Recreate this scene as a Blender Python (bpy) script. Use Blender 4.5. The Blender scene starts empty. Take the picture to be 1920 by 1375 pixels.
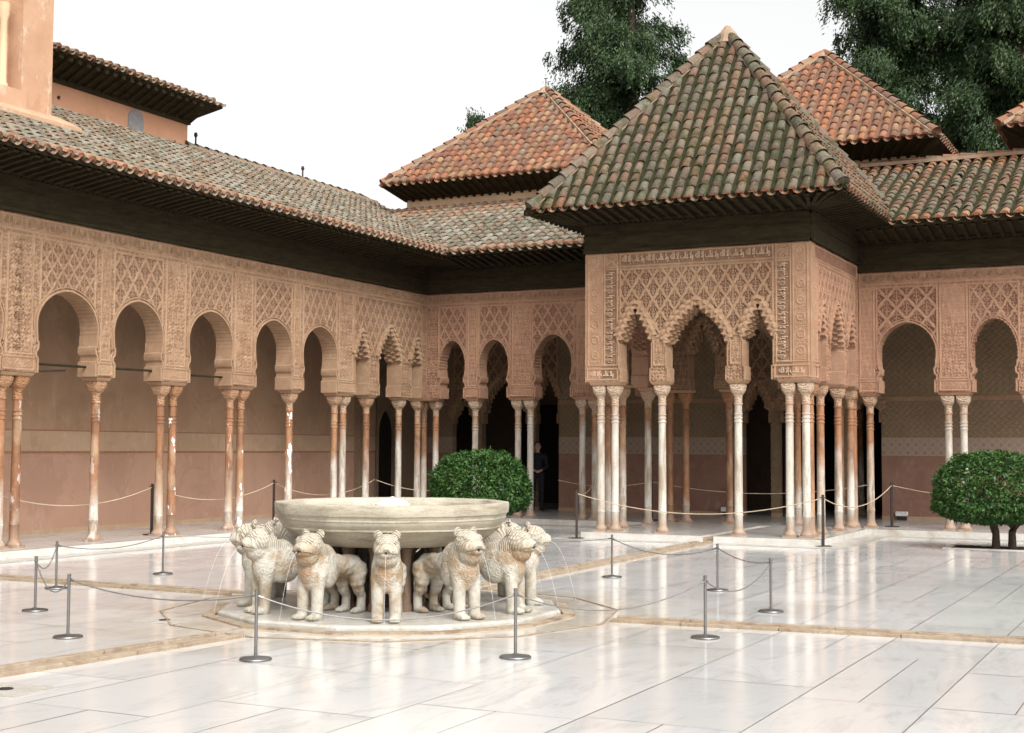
import bpy, bmesh, math, random
import numpy as np
from mathutils import Vector, Matrix
R_ = math.radians
rng = np.random.default_rng(7)
random.seed(7)
SC = bpy.context.scene
C = SC.collection

# ------------------------------------------------------------------ camera
F_PX, YAW, PITCH, ROLL, CAMX, CAMZ = 2619.2, .461, .0577, .005, 16.468, 1.7
fw = Vector((-math.sin(YAW)*math.cos(PITCH), math.cos(YAW)*math.cos(PITCH), math.sin(PITCH)))
rt = Vector((math.cos(YAW), math.sin(YAW), 0)); up = rt.cross(fw)
rt2 = rt*math.cos(ROLL)+up*math.sin(ROLL); up2 = rt2.cross(fw)
cd = bpy.data.cameras.new('camera'); cam = bpy.data.objects.new('camera', cd); C.objects.link(cam)
cam.matrix_world = Matrix(((rt2.x, up2.x, -fw.x, CAMX), (rt2.y, up2.y, -fw.y, 0), (rt2.z, up2.z, -fw.z, CAMZ), (0, 0, 0, 1)))
cd.sensor_width = 36; cd.lens = F_PX*36/1920; cd.clip_start = .1; cd.clip_end = 2000
SC.camera = cam

# ------------------------------------------------------------------ light
W = bpy.data.worlds.new('World'); SC.world = W; W.use_nodes = True
SUN_EL, SUN_AZ = 46, 128          # azimuth: direction the light comes from, degrees clockwise from +Y
wn, wl = W.node_tree.nodes, W.node_tree.links
bg = wn['Background']; bg.inputs['Strength'].default_value = .15
sky = wn.new('ShaderNodeTexSky'); sky.sky_type = 'NISHITA'; sky.sun_disc = False
sky.sun_elevation = R_(SUN_EL); sky.sun_rotation = R_(SUN_AZ); sky.dust_density = 6; sky.air_density = 1.0; sky.ozone_density = 1
hs = wn.new('ShaderNodeHueSaturation'); hs.inputs['Saturation'].default_value = .02; hs.inputs['Value'].default_value = 1.58
wl.new(sky.outputs[0], hs.inputs['Color']); wl.new(hs.outputs[0], bg.inputs['Color'])
sd = bpy.data.lights.new('sun', 'SUN'); sd.energy = .65; sd.angle = R_(40); sd.color = (1, .96, .9)
so = bpy.data.objects.new('sun', sd); C.objects.link(so)
so.rotation_euler = Vector((-math.sin(R_(SUN_AZ))*math.cos(R_(SUN_EL)), -math.cos(R_(SUN_AZ))*math.cos(R_(SUN_EL)), -math.sin(R_(SUN_EL)))).to_track_quat('-Z', 'Y').to_euler()
SC.view_settings.view_transform = 'Standard'; SC.view_settings.look = 'None'
SC.view_settings.exposure = .38; SC.view_settings.gamma = 1
SC.render.engine = 'CYCLES'
SC.cycles.max_bounces = 8; SC.cycles.diffuse_bounces = 5; SC.cycles.glossy_bounces = 3

# ------------------------------------------------------------------ material helpers
class NT:
    def __init__(s, name):
        s.m = bpy.data.materials.new(name); s.m.use_nodes = True
        s.n = s.m.node_tree.nodes; s.l = s.m.node_tree.links; s.b = s.n['Principled BSDF']
    def new(s, t, **k):
        n = s.n.new('ShaderNode'+t)
        for a, v in k.items(): setattr(n, a, v)
        return n
    def link(s, a, b): s.l.new(a, b)
    def tc(s, kind='Object'): return s.new('TexCoord').outputs[kind]
    def mapping(s, v, sc=(1, 1, 1), rot=(0, 0, 0)):
        m = s.new('Mapping'); m.inputs['Scale'].default_value = sc; m.inputs['Rotation'].default_value = rot
        s.link(v, m.inputs['Vector']); return m.outputs[0]
    def noise(s, v, scale, detail=4, rough=.6, dist=0):
        n = s.new('TexNoise'); n.inputs['Scale'].default_value = scale; n.inputs['Detail'].default_value = detail
        n.inputs['Roughness'].default_value = rough; n.inputs['Distortion'].default_value = dist
        s.link(v, n.inputs['Vector']); return n.outputs['Fac']
    def vor(s, v, scale, feat='F1', out='Distance'):
        n = s.new('TexVoronoi', feature=feat); n.inputs['Scale'].default_value = scale; s.link(v, n.inputs['Vector']); return n.outputs[out]
    def ramp(s, f, stops, interp='LINEAR'):
        r = s.new('ValToRGB'); r.color_ramp.interpolation = interp; e = r.color_ramp.elements
        while len(e) < len(stops): e.new(.5)
        for i, (p, c) in enumerate(stops):
            e[i].position = p; e[i].color = (*c, 1) if len(c) == 3 else c
        s.link(f, r.inputs[0]); return r.outputs[0]
    def mix(s, f, a, b, mode='MIX'):
        m = s.new('Mix', data_type='RGBA', blend_type=mode)
        for i, v in ((0, f), (6, a), (7, b)):
            if hasattr(v, 'is_output'): s.link(v, m.inputs[i])
            elif i == 0: m.inputs[0].default_value = v
            else: m.inputs[i].default_value = (*v, 1)
        return m.outputs[2]
    def math(s, op, a, b=0., c=None, clamp=False):
        m = s.new('Math', operation=op, use_clamp=clamp)
        for i, v in enumerate((a, b, c)):
            if v is None: continue
            if hasattr(v, 'is_output'): s.link(v, m.inputs[i])
            else: m.inputs[i].default_value = v
        return m.outputs[0]
    def mr(s, v, a, b, c=0., d=1.):
        m = s.new('MapRange'); s.link(v, m.inputs[0])
        for i, x in enumerate((a, b, c, d)): m.inputs[i+1].default_value = x
        return m.outputs[0]
    def attr(s, name, kind='GEOMETRY', out='Fac'):
        a = s.new('Attribute', attribute_type=kind); a.attribute_name = name; return a.outputs[out]
    def sep(s, v):
        x = s.new('SeparateXYZ'); s.link(v, x.inputs[0]); return x.outputs
    def bump(s, h, dist=.01, st=1.):
        b = s.new('Bump'); b.inputs['Distance'].default_value = dist; b.inputs['Strength'].default_value = st
        s.link(h, b.inputs['Height']); s.link(b.outputs[0], s.b.inputs['Normal'])
    def out(s, col=None, rough=.8, spec=.3, metal=0.):
        b = s.b
        if col is not None:
            if hasattr(col, 'is_output'): s.link(col, b.inputs['Base Color'])
            else: b.inputs['Base Color'].default_value = (*col, 1)
        if hasattr(rough, 'is_output'): s.link(rough, b.inputs['Roughness'])
        else: b.inputs['Roughness'].default_value = rough
        b.inputs['Specular IOR Level'].default_value = spec; b.inputs['Metallic'].default_value = metal
        return s.m

def m_stucco(name, base, dark, hi, groundtint=.75, seed=0):
    t = NT(name); o = t.tc()
    n1 = t.noise(t.mapping(o, (1, 1, .6)), .9, 5, .65); n2 = t.noise(o, 7, 5, .7); n3 = t.noise(o, 38, 3, .8)
    c = t.mix(t.mr(n1, .35, .68), base, dark)
    c = t.mix(t.mr(n2, .48, .75), c, hi)
    c = t.mix(t.mr(n3, .3, .75, 0, .35), c, dark)
    rel = t.attr('relief')                      # old pigment in the carving's ground, plus painted shade to bring out the relief
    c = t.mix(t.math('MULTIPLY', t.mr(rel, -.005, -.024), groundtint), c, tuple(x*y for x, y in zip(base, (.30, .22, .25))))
    t.bump(t.math('ADD', t.noise(o, 30, 4, .7), t.noise(o, 110, 2, .7)), .006, .8)
    return t.out(c, .92, .15)
def m_plaster(name, c1, c2, c3=None, sc=1.2, bump=.004):
    t = NT(name); o = t.tc()
    c = t.mix(t.mr(t.noise(o, sc, 6, .68, .4), .36, .66), c1, c2)
    c = t.mix(t.mr(t.noise(o, sc*.45, 6, .75, 1.2), .52, .56, 0, .35), c, tuple(x*.78 for x in c2))
    c = t.mix(t.mr(t.noise(t.mapping(o, (3, 3, .25)), 2.2, 5, .7), .58, .75, 0, .4), c, tuple(x*.7 for x in c1))
    if c3: c = t.mix(t.mr(t.noise(t.mapping(o, (1, 1, .4)), sc*3.1, 5, .75), .56, .72), c, c3)
    t.bump(t.noise(o, 25, 5, .7), bump, .8)
    return t.out(c, .93, .12)
def m_wood(name='wood'):
    t = NT(name); o = t.tc()
    c = t.mix(t.mr(t.noise(t.mapping(o, (1, 1, 6)), 3, 5, .7), .35, .7), (.017, .012, .005), (.040, .029, .012))
    c = t.mix(t.mr(t.noise(o, 22, 3, .7), .6, .75, 0, .5), c, (.055, .042, .022))
    w = t.vor(t.mapping(o, (1, 1, 1)), 9, 'SMOOTH_F1')
    t.bump(t.math('ADD', w, t.noise(o, 40, 3, .7)), .02, .9)
    return t.out(c, .85, .2)
def m_tile(name, moss, lichen, fresh):
    t = NT(name); o = t.tc(); r = t.attr('rnd'); age = t.attr('age')
    new = t.ramp(r, [(0, (.29, .115, .060)), (.2, (.36, .15, .085)), (.38, (.33, .18, .095)), (.5, (.22, .095, .062)), (.64, (.39, .22, .125)), (.74, (.25, .14, .10)), (.86, (.37, .145, .07)), (.96, (.30, .22, .15))], 'CONSTANT')
    old = t.ramp(r, [(0, (.115, .085, .062)), (.2, (.13, .115, .082)), (.4, (.085, .075, .052)), (.55, (.155, .095, .065)), (.7, (.12, .118, .082)), (.85, (.075, .062, .045)), (1, (.19, .16, .12))], 'CONSTANT')
    n = t.noise(o, 5, 5, .7); n2 = t.noise(o, 26, 4, .75); n3 = t.noise(o, 1.1, 4, .6)
    c = t.mix(t.math('ADD', age, t.mr(n3, .3, .7, -.25, .25), clamp=True), new, old)
    c = t.mix(t.math('MULTIPLY', t.mr(t.math('FRACT', t.math('MULTIPLY', r, 17.3)), .62, .70), t.math('MULTIPLY', age, (.55 if lichen > .9 else .22)*lichen)), c, (.36, .34, .29))
    c = t.mix(t.mr(n2, .35, .75, 0, .45), c, (.12, .085, .06))
    c = t.mix(t.math('MULTIPLY', t.mr(n2, .54-.07*(lichen > .9), .66-.04*(lichen > .9)), lichen), c, (.27, .27, .21))
    c = t.mix(t.math('MULTIPLY', t.mr(n, .50, .62), moss), c, (.040, .055, .016))
    t.bump(t.math('ADD', n2, t.noise(o, 90, 2, .7)), .008, .9)
    return t.out(c, .9, .15)
def m_column():
    t = NT('column_marble'); o = t.tc(); z = t.sep(o)[2]
    st = t.attr('stain', 'OBJECT'); seed = t.attr('seed', 'OBJECT'); chip = t.attr('chip', 'OBJECT')
    v = t.new('CombineXYZ'); t.link(seed, v.inputs[0]); t.link(seed, v.inputs[1])
    va = t.new('VectorMath', operation='ADD'); t.link(o, va.inputs[0]); t.link(v.outputs[0], va.inputs[1]); p = va.outputs[0]
    n = t.noise(t.mapping(p, (1, 1, .22)), 6, 5, .65); n2 = t.noise(p, 26, 4, .7); n4 = t.noise(t.mapping(p, (1, 1, .5)), 3, 3, .6)
    white = t.mix(t.mr(n2, .3, .7), (.42, .38, .32), (.55, .51, .45))
    white = t.mix(t.mr(n, .46, .66, 0, .85), white, (.31, .25, .18))
    rust = t.mix(t.mr(n2, .3, .7), (.23, .095, .042), (.34, .165, .08))
    rust = t.mix(t.mr(n, .42, .62, 0, .7), rust, (.13, .065, .035))
    rust = t.mix(t.mr(n4, .5, .68, 0, .6), rust, (.42, .30, .19))
    # rust hangs from the top; 'stain' is the height share it covers
    h = t.math('DIVIDE', z, 2.7)
    lim = t.math('SUBTRACT', 1.0, st)
    f = t.mr(t.math('ADD', t.math('SUBTRACT', h, lim), t.mr(n4, .25, .75, -.22, .22)), -.13, .17)
    streak = t.math('MULTIPLY', t.mr(n, .52, .66), t.math('MINIMUM', t.math('MULTIPLY', st, 1.3), .7))
    c = t.mix(t.math('MAXIMUM', f, streak), white, rust)
    lowst = t.math('MULTIPLY', t.mr(z, .34, .12), .75)
    c = t.mix(lowst, c, (.28, .17, .105))
    ch = t.math('MULTIPLY', t.mr(t.noise(t.mapping(p, (1, 1, .35)), 9, 3, .6), .60, .615), chip)
    c = t.mix(ch, c, (.86, .84, .8))
    t.bump(t.math('ADD', n2, t.noise(p, 80, 2, .6)), .003, .7)
    return t.out(c, .55, .35)
def m_capital():
    t = NT('capital_marble'); o = t.tc(); st = t.attr('stain', 'OBJECT')
    n = t.noise(o, 9, 4, .7)
    pale = t.mix(t.mr(n, .35, .7), (.50, .40, .30), (.62, .52, .40)); rust = t.mix(t.mr(n, .35, .7), (.30, .135, .06), (.39, .22, .12))
    c = t.mix(t.math('ADD', st, t.mr(n, .3, .7, -.1, .3), clamp=True), pale, rust)
    v = t.vor(t.mapping(o, (1, 1, 1.3)), 30, 'SMOOTH_F1')
    c = t.mix(t.mr(v, .25, .6, 0, .4), c, (.2, .11, .06))
    t.bump(v, .03, 1.)
    return t.out(c, .8, .2)
def m_floor(name='court_marble'):
    t = NT(name); o = t.tc(); r = t.attr('rnd')
    c0 = t.ramp(r, [(0, (.54, .525, .50)), (.3, (.59, .575, .55)), (.55, (.53, .52, .505)), (.8, (.60, .585, .56)), (1, (.50, .495, .48))])
    v = t.new('CombineXYZ'); t.link(t.math('MULTIPLY', r, 37.), v.inputs[0]); va = t.new('VectorMath', operation='ADD'); t.link(o, va.inputs[0]); t.link(v.outputs[0], va.inputs[1])
    p = va.outputs[0]
    vein = t.noise(t.mapping(p, (1.6, .45, 1), (0, 0, .5)), 1.5, 8, .72, 1.6)
    c = t.mix(t.mr(vein, .5, .72, 0, .7), c0, (.34, .34, .34))
    c = t.mix(t.mr(t.noise(t.mapping(p, (2.5, .4, 1), (0, 0, .8)), 3, 6, .75, .8), .60, .72, 0, .45), c, (.38, .355, .31))
    blot = t.noise(o, .45, 5, .65)
    c = t.mix(t.mr(blot, .52, .75, 0, .45), c, (.45, .40, .32))
    # limescale and rust spread around the fountain
    d = t.new('VectorMath', operation='DISTANCE'); t.link(o, d.inputs[0]); d.inputs[1].default_value = (8.85, 12.55, 0)
    ring = t.mr(t.math('ADD', d.outputs['Value'], t.mr(t.noise(o, 1.6, 5, .7), .2, .8, -.9, .9)), 3.4, 1.9)
    c = t.mix(t.math('MULTIPLY', ring, t.mr(t.noise(o, 4, 5, .7), .35, .65, .15, .8)), c, (.42, .33, .20))
    c = t.mix(t.mr(t.noise(o, 11, 5, .8), .60, .74, 0, .4), c, (.42, .36, .28))
    c = t.mix(t.mr(t.noise(t.mapping(o, (1, 1, 1)), .23, 3, .6), .45, .65, 0, .35), c, (.46, .455, .44))
    rg = t.math('ADD', t.mr(t.noise(o, .8, 5, .7), .3, .7, .03, .15), t.mr(r, 0, 1, 0, .05))
    t.bump(t.noise(t.mapping(o, (1, 1, 1)), 2.2, 3, .5), .004, .35)
    m = t.out(c, rg, .42)
    return m
def m_stone(name, a, b, c3, sc=4, rough=.85, bump=.008, stretch=(1, 1, 1), rustz=None):
    t = NT(name); o = t.tc(); p = t.mapping(o, stretch)
    c = t.mix(t.mr(t.noise(p, sc, 6, .7, .3), .35, .65), a, b)
    c = t.mix(t.mr(t.noise(p, sc*.6, 5, .7, .8), .54, .70), c, c3)
    c = t.mix(t.mr(t.noise(o, sc*9, 3, .8), .5, .75, 0, .4), c, tuple(x*.5 for x in a))
    t.bump(t.math('ADD', t.noise(p, sc*5, 5, .75), t.noise(o, 70, 2, .7)), bump, .9)
    return t.out(c, rough, .25)
def m_lion():
    t = NT('lion_stone'); o = t.tc(); x, y, z = t.sep(o); sd_ = t.attr('seed', 'OBJECT')
    v = t.new('CombineXYZ'); t.link(sd_, v.inputs[0]); t.link(sd_, v.inputs[2])
    va = t.new('VectorMath', operation='ADD'); t.link(o, va.inputs[0]); t.link(v.outputs[0], va.inputs[1]); p = va.outputs[0]
    n = t.noise(p, 7, 5, .7, .4)
    c = t.mix(t.mr(n, .35, .65), (.37, .34, .28), (.51, .48, .415))
    c = t.mix(t.mr(t.noise(p, 3.2, 5, .7), .47, .62, 0, .9), c, (.27, .18, .095))
    c = t.mix(t.mr(t.noise(p, 2.4, 4, .7, .5), .60, .70, 0, .8), c, (.23, .22, .18))
    # orange iron stain under the spout
    sp = t.math('MULTIPLY', t.math('MULTIPLY', t.mr(x, -.25, -.04), t.mr(t.math('ABSOLUTE', y), .09, .0)), t.math('MULTIPLY', t.mr(z, .70, .60), t.mr(z, .15, .40)))
    c = t.mix(t.math('MULTIPLY', sp, t.mr(n, .3, .6, .15, .7)), c, (.34, .20, .11))
    # head paler where it is washed clean
    c = t.mix(t.math('MULTIPLY', t.mr(z, .64, .74), t.mr(n, .3, .6, .4, .9)), c, (.56, .51, .42))
    c = t.mix(t.mr(t.noise(p, 60, 3, .8), .52, .72, 0, .4), c, (.22, .17, .11))
    # carving: curved whisker grooves on the head, mane flames on neck and chest
    wv = t.new('TexWave', wave_type='RINGS', rings_direction='SPHERICAL'); wv.inputs['Scale'].default_value = 16; wv.inputs['Distortion'].default_value = 1.6; wv.inputs['Detail'].default_value = 1
    vh = t.new('VectorMath', operation='ADD'); t.link(o, vh.inputs[0]); vh.inputs[1].default_value = (-.04, 0, -.655); t.link(vh.outputs[0], wv.inputs['Vector'])
    wv2 = t.new('TexWave', wave_type='BANDS', bands_direction='DIAGONAL'); wv2.inputs['Scale'].default_value = 11; wv2.inputs['Distortion'].default_value = 9; wv2.inputs['Detail'].default_value = 2; wv2.inputs['Detail Scale'].default_value = 2.4
    t.link(p, wv2.inputs['Vector'])
    mask = t.mr(z, .62, .66); mane = t.math('MULTIPLY', t.mr(z, .28, .38), t.mr(x, -.62, -.48))
    h = t.math('ADD', t.math('MULTIPLY', wv.outputs['Fac'], mask), t.math('MULTIPLY', t.math('MULTIPLY', wv2.outputs['Fac'], t.math('MULTIPLY', mane, .35)), t.math('SUBTRACT', 1., mask)))
    h = t.math('ADD', h, t.math('MULTIPLY', t.noise(p, 40, 5, .8), .9))
    c = t.mix(t.math('MULTIPLY', t.math('SUBTRACT', 1., wv.outputs['Fac']), t.math('MULTIPLY', mask, .45)), c, (.36, .27, .17))
    t.bump(h, .012, 1.)
    return t.out(c, .8, .3)
def m_leaf(name, a, b, c3):
    t = NT(name); o = t.tc(); r = t.attr('rnd')
    c = t.ramp(r, [(0, a), (.45, b), (.8, c3), (1, a)])
    m = t.out(c, .45, .35)
    t.b.inputs['Subsurface Weight'].default_value = 0
    tr = t.new('BsdfTranslucent'); t.link(c, tr.inputs[0]); mx = t.new('MixShader'); mx.inputs[0].default_value = .18
    t.link(t.b.outputs[0], mx.inputs[1]); t.link(tr.outputs[0], mx.inputs[2]); t.link(mx.outputs[0], t.n['Material Output'].inputs[0])
    return m
def m_flat(name, c, rough=.6, spec=.3, metal=0., bump=0):
    t = NT(name); o = t.tc()
    col = t.mix(t.mr(t.noise(o, 14, 4, .7), .3, .7), tuple(x*.8 for x in c), tuple(min(1, x*1.15) for x in c))
    if bump: t.bump(t.noise(o, 60, 3, .7), bump)
    return t.out(col, rough, spec, metal)

M = {}
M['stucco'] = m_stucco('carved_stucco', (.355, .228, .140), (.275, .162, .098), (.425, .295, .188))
M['stucco_hi'] = m_stucco('raised_lettering', (.60, .45, .31), (.54, .38, .26), (.64, .50, .36))  # letters coloured lighter, a painted highlight on the raised script
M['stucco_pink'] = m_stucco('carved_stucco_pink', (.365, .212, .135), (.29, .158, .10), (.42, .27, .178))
M['stucco_shade'] = m_stucco('shaded_stucco', (.34, .22, .13), (.27, .16, .10), (.40, .27, .17))  # darker stucco copy, shade of the inner walls put into its colour
M['plaster_pink'] = m_plaster('pink_plaster', (.40, .24, .165), (.36, .21, .145), (.43, .275, .195), .8)
M['plaster_tan'] = m_plaster('tan_plaster', (.37, .235, .15), (.31, .19, .12), (.40, .275, .185), 1.1)
M['plaster_pale'] = m_plaster('pale_plaster', (.42, .29, .19), (.37, .245, .155), (.45, .33, .23), 1.6)
M['plaster_orange'] = m_plaster('orange_render', (.45, .245, .15), (.40, .21, .125), (.48, .29, .19), .7)
M['plaster_cream'] = m_plaster('cream_render', (.62, .44, .28), (.56, .38, .24), (.66, .5, .34), .9)
M['mirador'] = m_plaster('mirador_render', (.47, .295, .19), (.41, .24, .15), (.58, .46, .35), 1.5)
M['red_line'] = m_flat('red_line', (.28, .13, .08), .9)
M['wood'] = m_wood()
M['tile_moss'] = m_tile('mossy_roof_tile', .75, .55, 0)
M['tile_grey'] = m_tile('lichen_roof_tile', .35, .95, 0)
M['tile_red'] = m_tile('terracotta_roof_tile', .12, .25, 1)
M['trough_moss'] = m_plaster('mossy_trough', (.022, .026, .010), (.040, .034, .018), (.030, .052, .010), 7)
M['trough_red'] = m_plaster('trough', (.22, .11, .07), (.14, .08, .055), None, 9)
M['mortar'] = m_plaster('ridge_mortar', (.36, .25, .17), (.27, .19, .13), (.2, .19, .14), 5)
M['tile_end'] = m_plaster('terracotta_plug', (.46, .19, .095), (.36, .15, .085), (.2, .15, .1), 8)
M['column'] = m_column(); M['capital'] = m_capital()
M['floor'] = m_floor()
M['grout'] = m_flat('floor_joint', (.27, .20, .15), .9)
M['platform'] = m_stone('platform_marble', (.42, .40, .37), (.52, .50, .47), (.36, .33, .29), 2, .18, .002)
M['riser'] = m_stone('riser_marble', (.52, .49, .44), (.60, .58, .54), (.42, .37, .30), 3, .35, .003)
M['kerb'] = m_stone('channel_stone', (.26, .185, .12), (.37, .30, .22), (.17, .11, .07), 5, .6, .006)
M['disc'] = m_stone('fountain_base_marble', (.40, .37, .32), (.50, .48, .44), (.34, .28, .20), 3, .25, .003)
M['basin'] = m_stone('basin_marble', (.34, .295, .215), (.45, .41, .33), (.22, .18, .125), 2.2, .6, .004, (1, 1, 7))
M['basin_dark'] = m_stone('pedestal_stone', (.16, .10, .07), (.22, .14, .09), (.10, .07, .05), 5, .6, .006, (1, 1, .3))
M['lion'] = m_lion()
M['steel'] = m_flat('brushed_steel', (.22, .21, .20), .38, .5, .9)
M['cable'] = m_flat('steel_cable', (.20, .19, .18), .5, .5, .5)
M['iron'] = m_flat('dark_iron', (.030, .020, .016), .6, .4, .2)
M['rope'] = m_flat('pale_rope', (.46, .36, .25), .9)
M['bark'] = m_flat('bark', (.07, .05, .035), .95, bump=.02)
M['soil'] = m_flat('soil', (.035, .02, .013), 1., bump=.03)
M['leaf_bush'] = m_leaf('shrub_leaf', (.018, .050, .009), (.032, .085, .014), (.065, .135, .028))
M['leaf_tree'] = m_leaf('cypress_leaf', (.019, .040, .013), (.033, .064, .020), (.058, .098, .031))
M['white'] = m_flat('white_marble', (.78, .76, .72), .4)
M['grey_pane'] = m_flat('grey_shutter', (.20, .19, .19), .7)
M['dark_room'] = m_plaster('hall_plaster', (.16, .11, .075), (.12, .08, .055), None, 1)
M['void'] = m_flat('doorway_darkness', (.012, .008, .006), .9)  # near-black colour painted in for the darkness of the doorways
M['dado'] = m_plaster('dado_plaster', (.30, .17, .125), (.25, .135, .10), (.34, .2, .15), 1.5)
M['metal_box'] = m_flat('white_fitting', (.7, .68, .64), .5)
M['cloth'] = m_flat('dark_cloth', (.012, .012, .016), .9); M['skin'] = m_flat('skin', (.42, .24, .17), .6); M['hair'] = m_flat('hair', (.02, .014, .01), .7)
def _tband():
    t = NT('tile_band'); o = t.tc(); x, y, z = t.sep(o)
    u = t.math('ADD', x, y)
    a = t.math('PINGPONG', u, .09); b = t.math('PINGPONG', z, .09)
    s_ = t.math('ABSOLUTE', t.math('SUBTRACT', t.math('ADD', a, b), .09))
    c = t.mix(t.mr(s_, .018, .012), (.30, .215, .16), (.36, .30, .24))
    c = t.mix(t.mr(t.math('ADD', a, b), .04, .03), c, (.20, .15, .13))
    c = t.mix(t.mr(t.noise(o, 9, 4, .7), .35, .6, 0, .75), c, (.33, .23, .17))
    return t.out(c, .7, .3)
M['tile_band'] = _tband()
def _carv():
    t = NT('shaded_carved_wall'); o = t.tc(); x, y, z = t.sep(o)
    u = t.math('ADD', x, y)
    a = t.math('SINE', t.math('MULTIPLY', t.math('ADD', u, t.math('MULTIPLY', t.math('SINE', t.math('MULTIPLY', z, 40.)), .02)), 42.))
    b = t.math('SINE', t.math('MULTIPLY', z, 42.)); h = t.math('ADD', t.math('MULTIPLY', a, b), t.noise(o, 30, 4, .8))
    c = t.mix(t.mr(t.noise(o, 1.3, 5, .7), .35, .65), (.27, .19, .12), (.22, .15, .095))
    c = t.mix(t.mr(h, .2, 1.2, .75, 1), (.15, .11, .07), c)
    t.bump(h, .008, .7); return t.out(c, .9, .15)
M['carved_shade'] = _carv()

# ------------------------------------------------------------------ object helpers
def tag(o, label=None, cat=None, group=None, kind=None):
    if label: o['label'] = label
    if cat: o['category'] = cat
    if group: o['group'] = group
    if kind: o['kind'] = kind
    return o
def empty(name, loc=(0, 0, 0), rz=0, **k):
    o = bpy.data.objects.new(name, None); C.objects.link(o); o.location = loc; o.rotation_euler = (0, 0, rz); o.empty_display_size = .2
    return tag(o, **k)
def link(name, me, mat, parent=None, smooth=False):
    if mat is not None:
        me.materials.clear()
        for m_ in (mat if isinstance(mat, (list, tuple)) else [mat]): me.materials.append(m_)
    if smooth: me.polygons.foreach_set('use_smooth', [True]*len(me.polygons))
    o = bpy.data.objects.new(name, me); C.objects.link(o)
    if parent is not None: o.parent = parent
    return o
def np_mesh(name, V, Q, fattr=None, pattr=None):
    """V (n,3) array, Q (m,4) or (m,3) index array"""
    me = bpy.data.meshes.new(name); V = np.asarray(V, np.float32); Q = np.asarray(Q, np.int32)
    k = Q.shape[1]
    me.vertices.add(len(V)); me.vertices.foreach_set('co', V.ravel())
    me.loops.add(Q.size); me.loops.foreach_set('vertex_index', Q.ravel())
    me.polygons.add(len(Q)); me.polygons.foreach_set('loop_start', np.arange(0, Q.size, k, dtype=np.int32))
    me.update(calc_edges=True)
    for dom, d in (('FACE', fattr), ('POINT', pattr)):
        if d:
            for nme, arr in d.items():
                a = me.attributes.new(nme, 'FLOAT', dom); a.data.foreach_set('value', np.asarray(arr, np.float32))
    return me
class MB:
    """collects boxes, lathes, lofts, tubes; .build links them as one mesh object"""
    def __init__(s): s.v = []; s.f = []; s.mi = []; s.at = {}; s.n = 0; s.fa = []
    def add(s, V, F, mi=0, a=0.):
        b = s.n
        V = [tuple(p) for p in V]; s.v += V; s.n += len(V)
        s.f += [tuple(i+b for i in q) for q in F]; s.mi += [mi]*len(F); s.fa += [a]*len(F); return s
    def box(s, x0, x1, y0, y1, z0, z1, mi=0, a=0.):
        V = [(x, y, z) for z in (z0, z1) for y in (y0, y1) for x in (x0, x1)]
        return s.add(V, [(0, 2, 3, 1), (4, 5, 7, 6), (0, 1, 5, 4), (2, 6, 7, 3), (0, 4, 6, 2), (1, 3, 7, 5)], mi, a)
    def obox(s, O, A, B, D, mi=0, a=0.):
        """box from corner O with edge vectors A,B,D"""
        O, A, B, D = map(Vector, (O, A, B, D))
        V = [O+A*i+B*j+D*k for k in (0, 1) for j in (0, 1) for i in (0, 1)]
        return s.add(V, [(0, 2, 3, 1), (4, 5, 7, 6), (0, 1, 5, 4), (2, 6, 7, 3), (0, 4, 6, 2), (1, 3, 7, 5)], mi, a)
    def loft(s, rings, cap=True, mi=0):
        n = len(rings[0]); b = s.n; V = [p for r in rings for p in r]; F = []
        for i in range(len(rings)-1):
            for j in range(n): F.append((i*n+j, i*n+(j+1) % n, (i+1)*n+(j+1) % n, (i+1)*n+j))
        if cap: F += [tuple(range(n-1, -1, -1)), tuple((len(rings)-1)*n+j for j in range(n))]
        return s.add(V, F, mi)
    def lathe(s, prof, cx=0, cy=0, n=24, cap=True, mi=0, ph=0):
        return s.loft([[(cx+r*math.cos(2*math.pi*j/n+ph), cy+r*math.sin(2*math.pi*j/n+ph), z) for j in range(n)] for r, z in prof], cap, mi)
    def tube(s, pts, rad, n=6, mi=0, cap=True):
        pts = [Vector(p) for p in pts]; rs = []
        for i, p in enumerate(pts):
            t = (pts[min(i+1, len(pts)-1)]-pts[max(i-1, 0)]).normalized()
            a = Vector((0, 0, 1)) if abs(t.z) < .9 else Vector((1, 0, 0))
            u = t.cross(a).normalized(); w = t.cross(u)
            r = rad[i] if isinstance(rad, (list, tuple)) else rad
            rs.append([p+u*(r*math.cos(2*math.pi*j/n))-w*(r*math.sin(2*math.pi*j/n)) for j in range(n)])
        return s.loft(rs, cap, mi)
    def build(s, name, mat, parent=None, smooth=False, bevel=0):
        me = bpy.data.meshes.new(name); me.from_pydata(s.v, [], s.f)
        me.polygons.foreach_set('material_index', s.mi)
        a = me.attributes.new('rnd', 'FLOAT', 'FACE'); a.data.foreach_set('value', s.fa)
        me.update(); ob = link(name, me, mat, parent)
        if smooth:
            me.polygons.foreach_set('use_smooth', [len(p.vertices) < 6 for p in me.polygons])
            try: me.set_sharp_from_angle(angle=R_(40))
            except Exception: pass
        if bevel:
            md = ob.modifiers.new('bevel', 'BEVEL'); md.width = bevel; md.segments = 2; md.limit_method = 'ANGLE'
        return ob
def copy_tree(o, parent=None):
    c = o.copy(); C.objects.link(c)
    if parent is not None: c.parent = parent
    for ch in list(o.children): copy_tree(ch, c)
    return c

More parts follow.
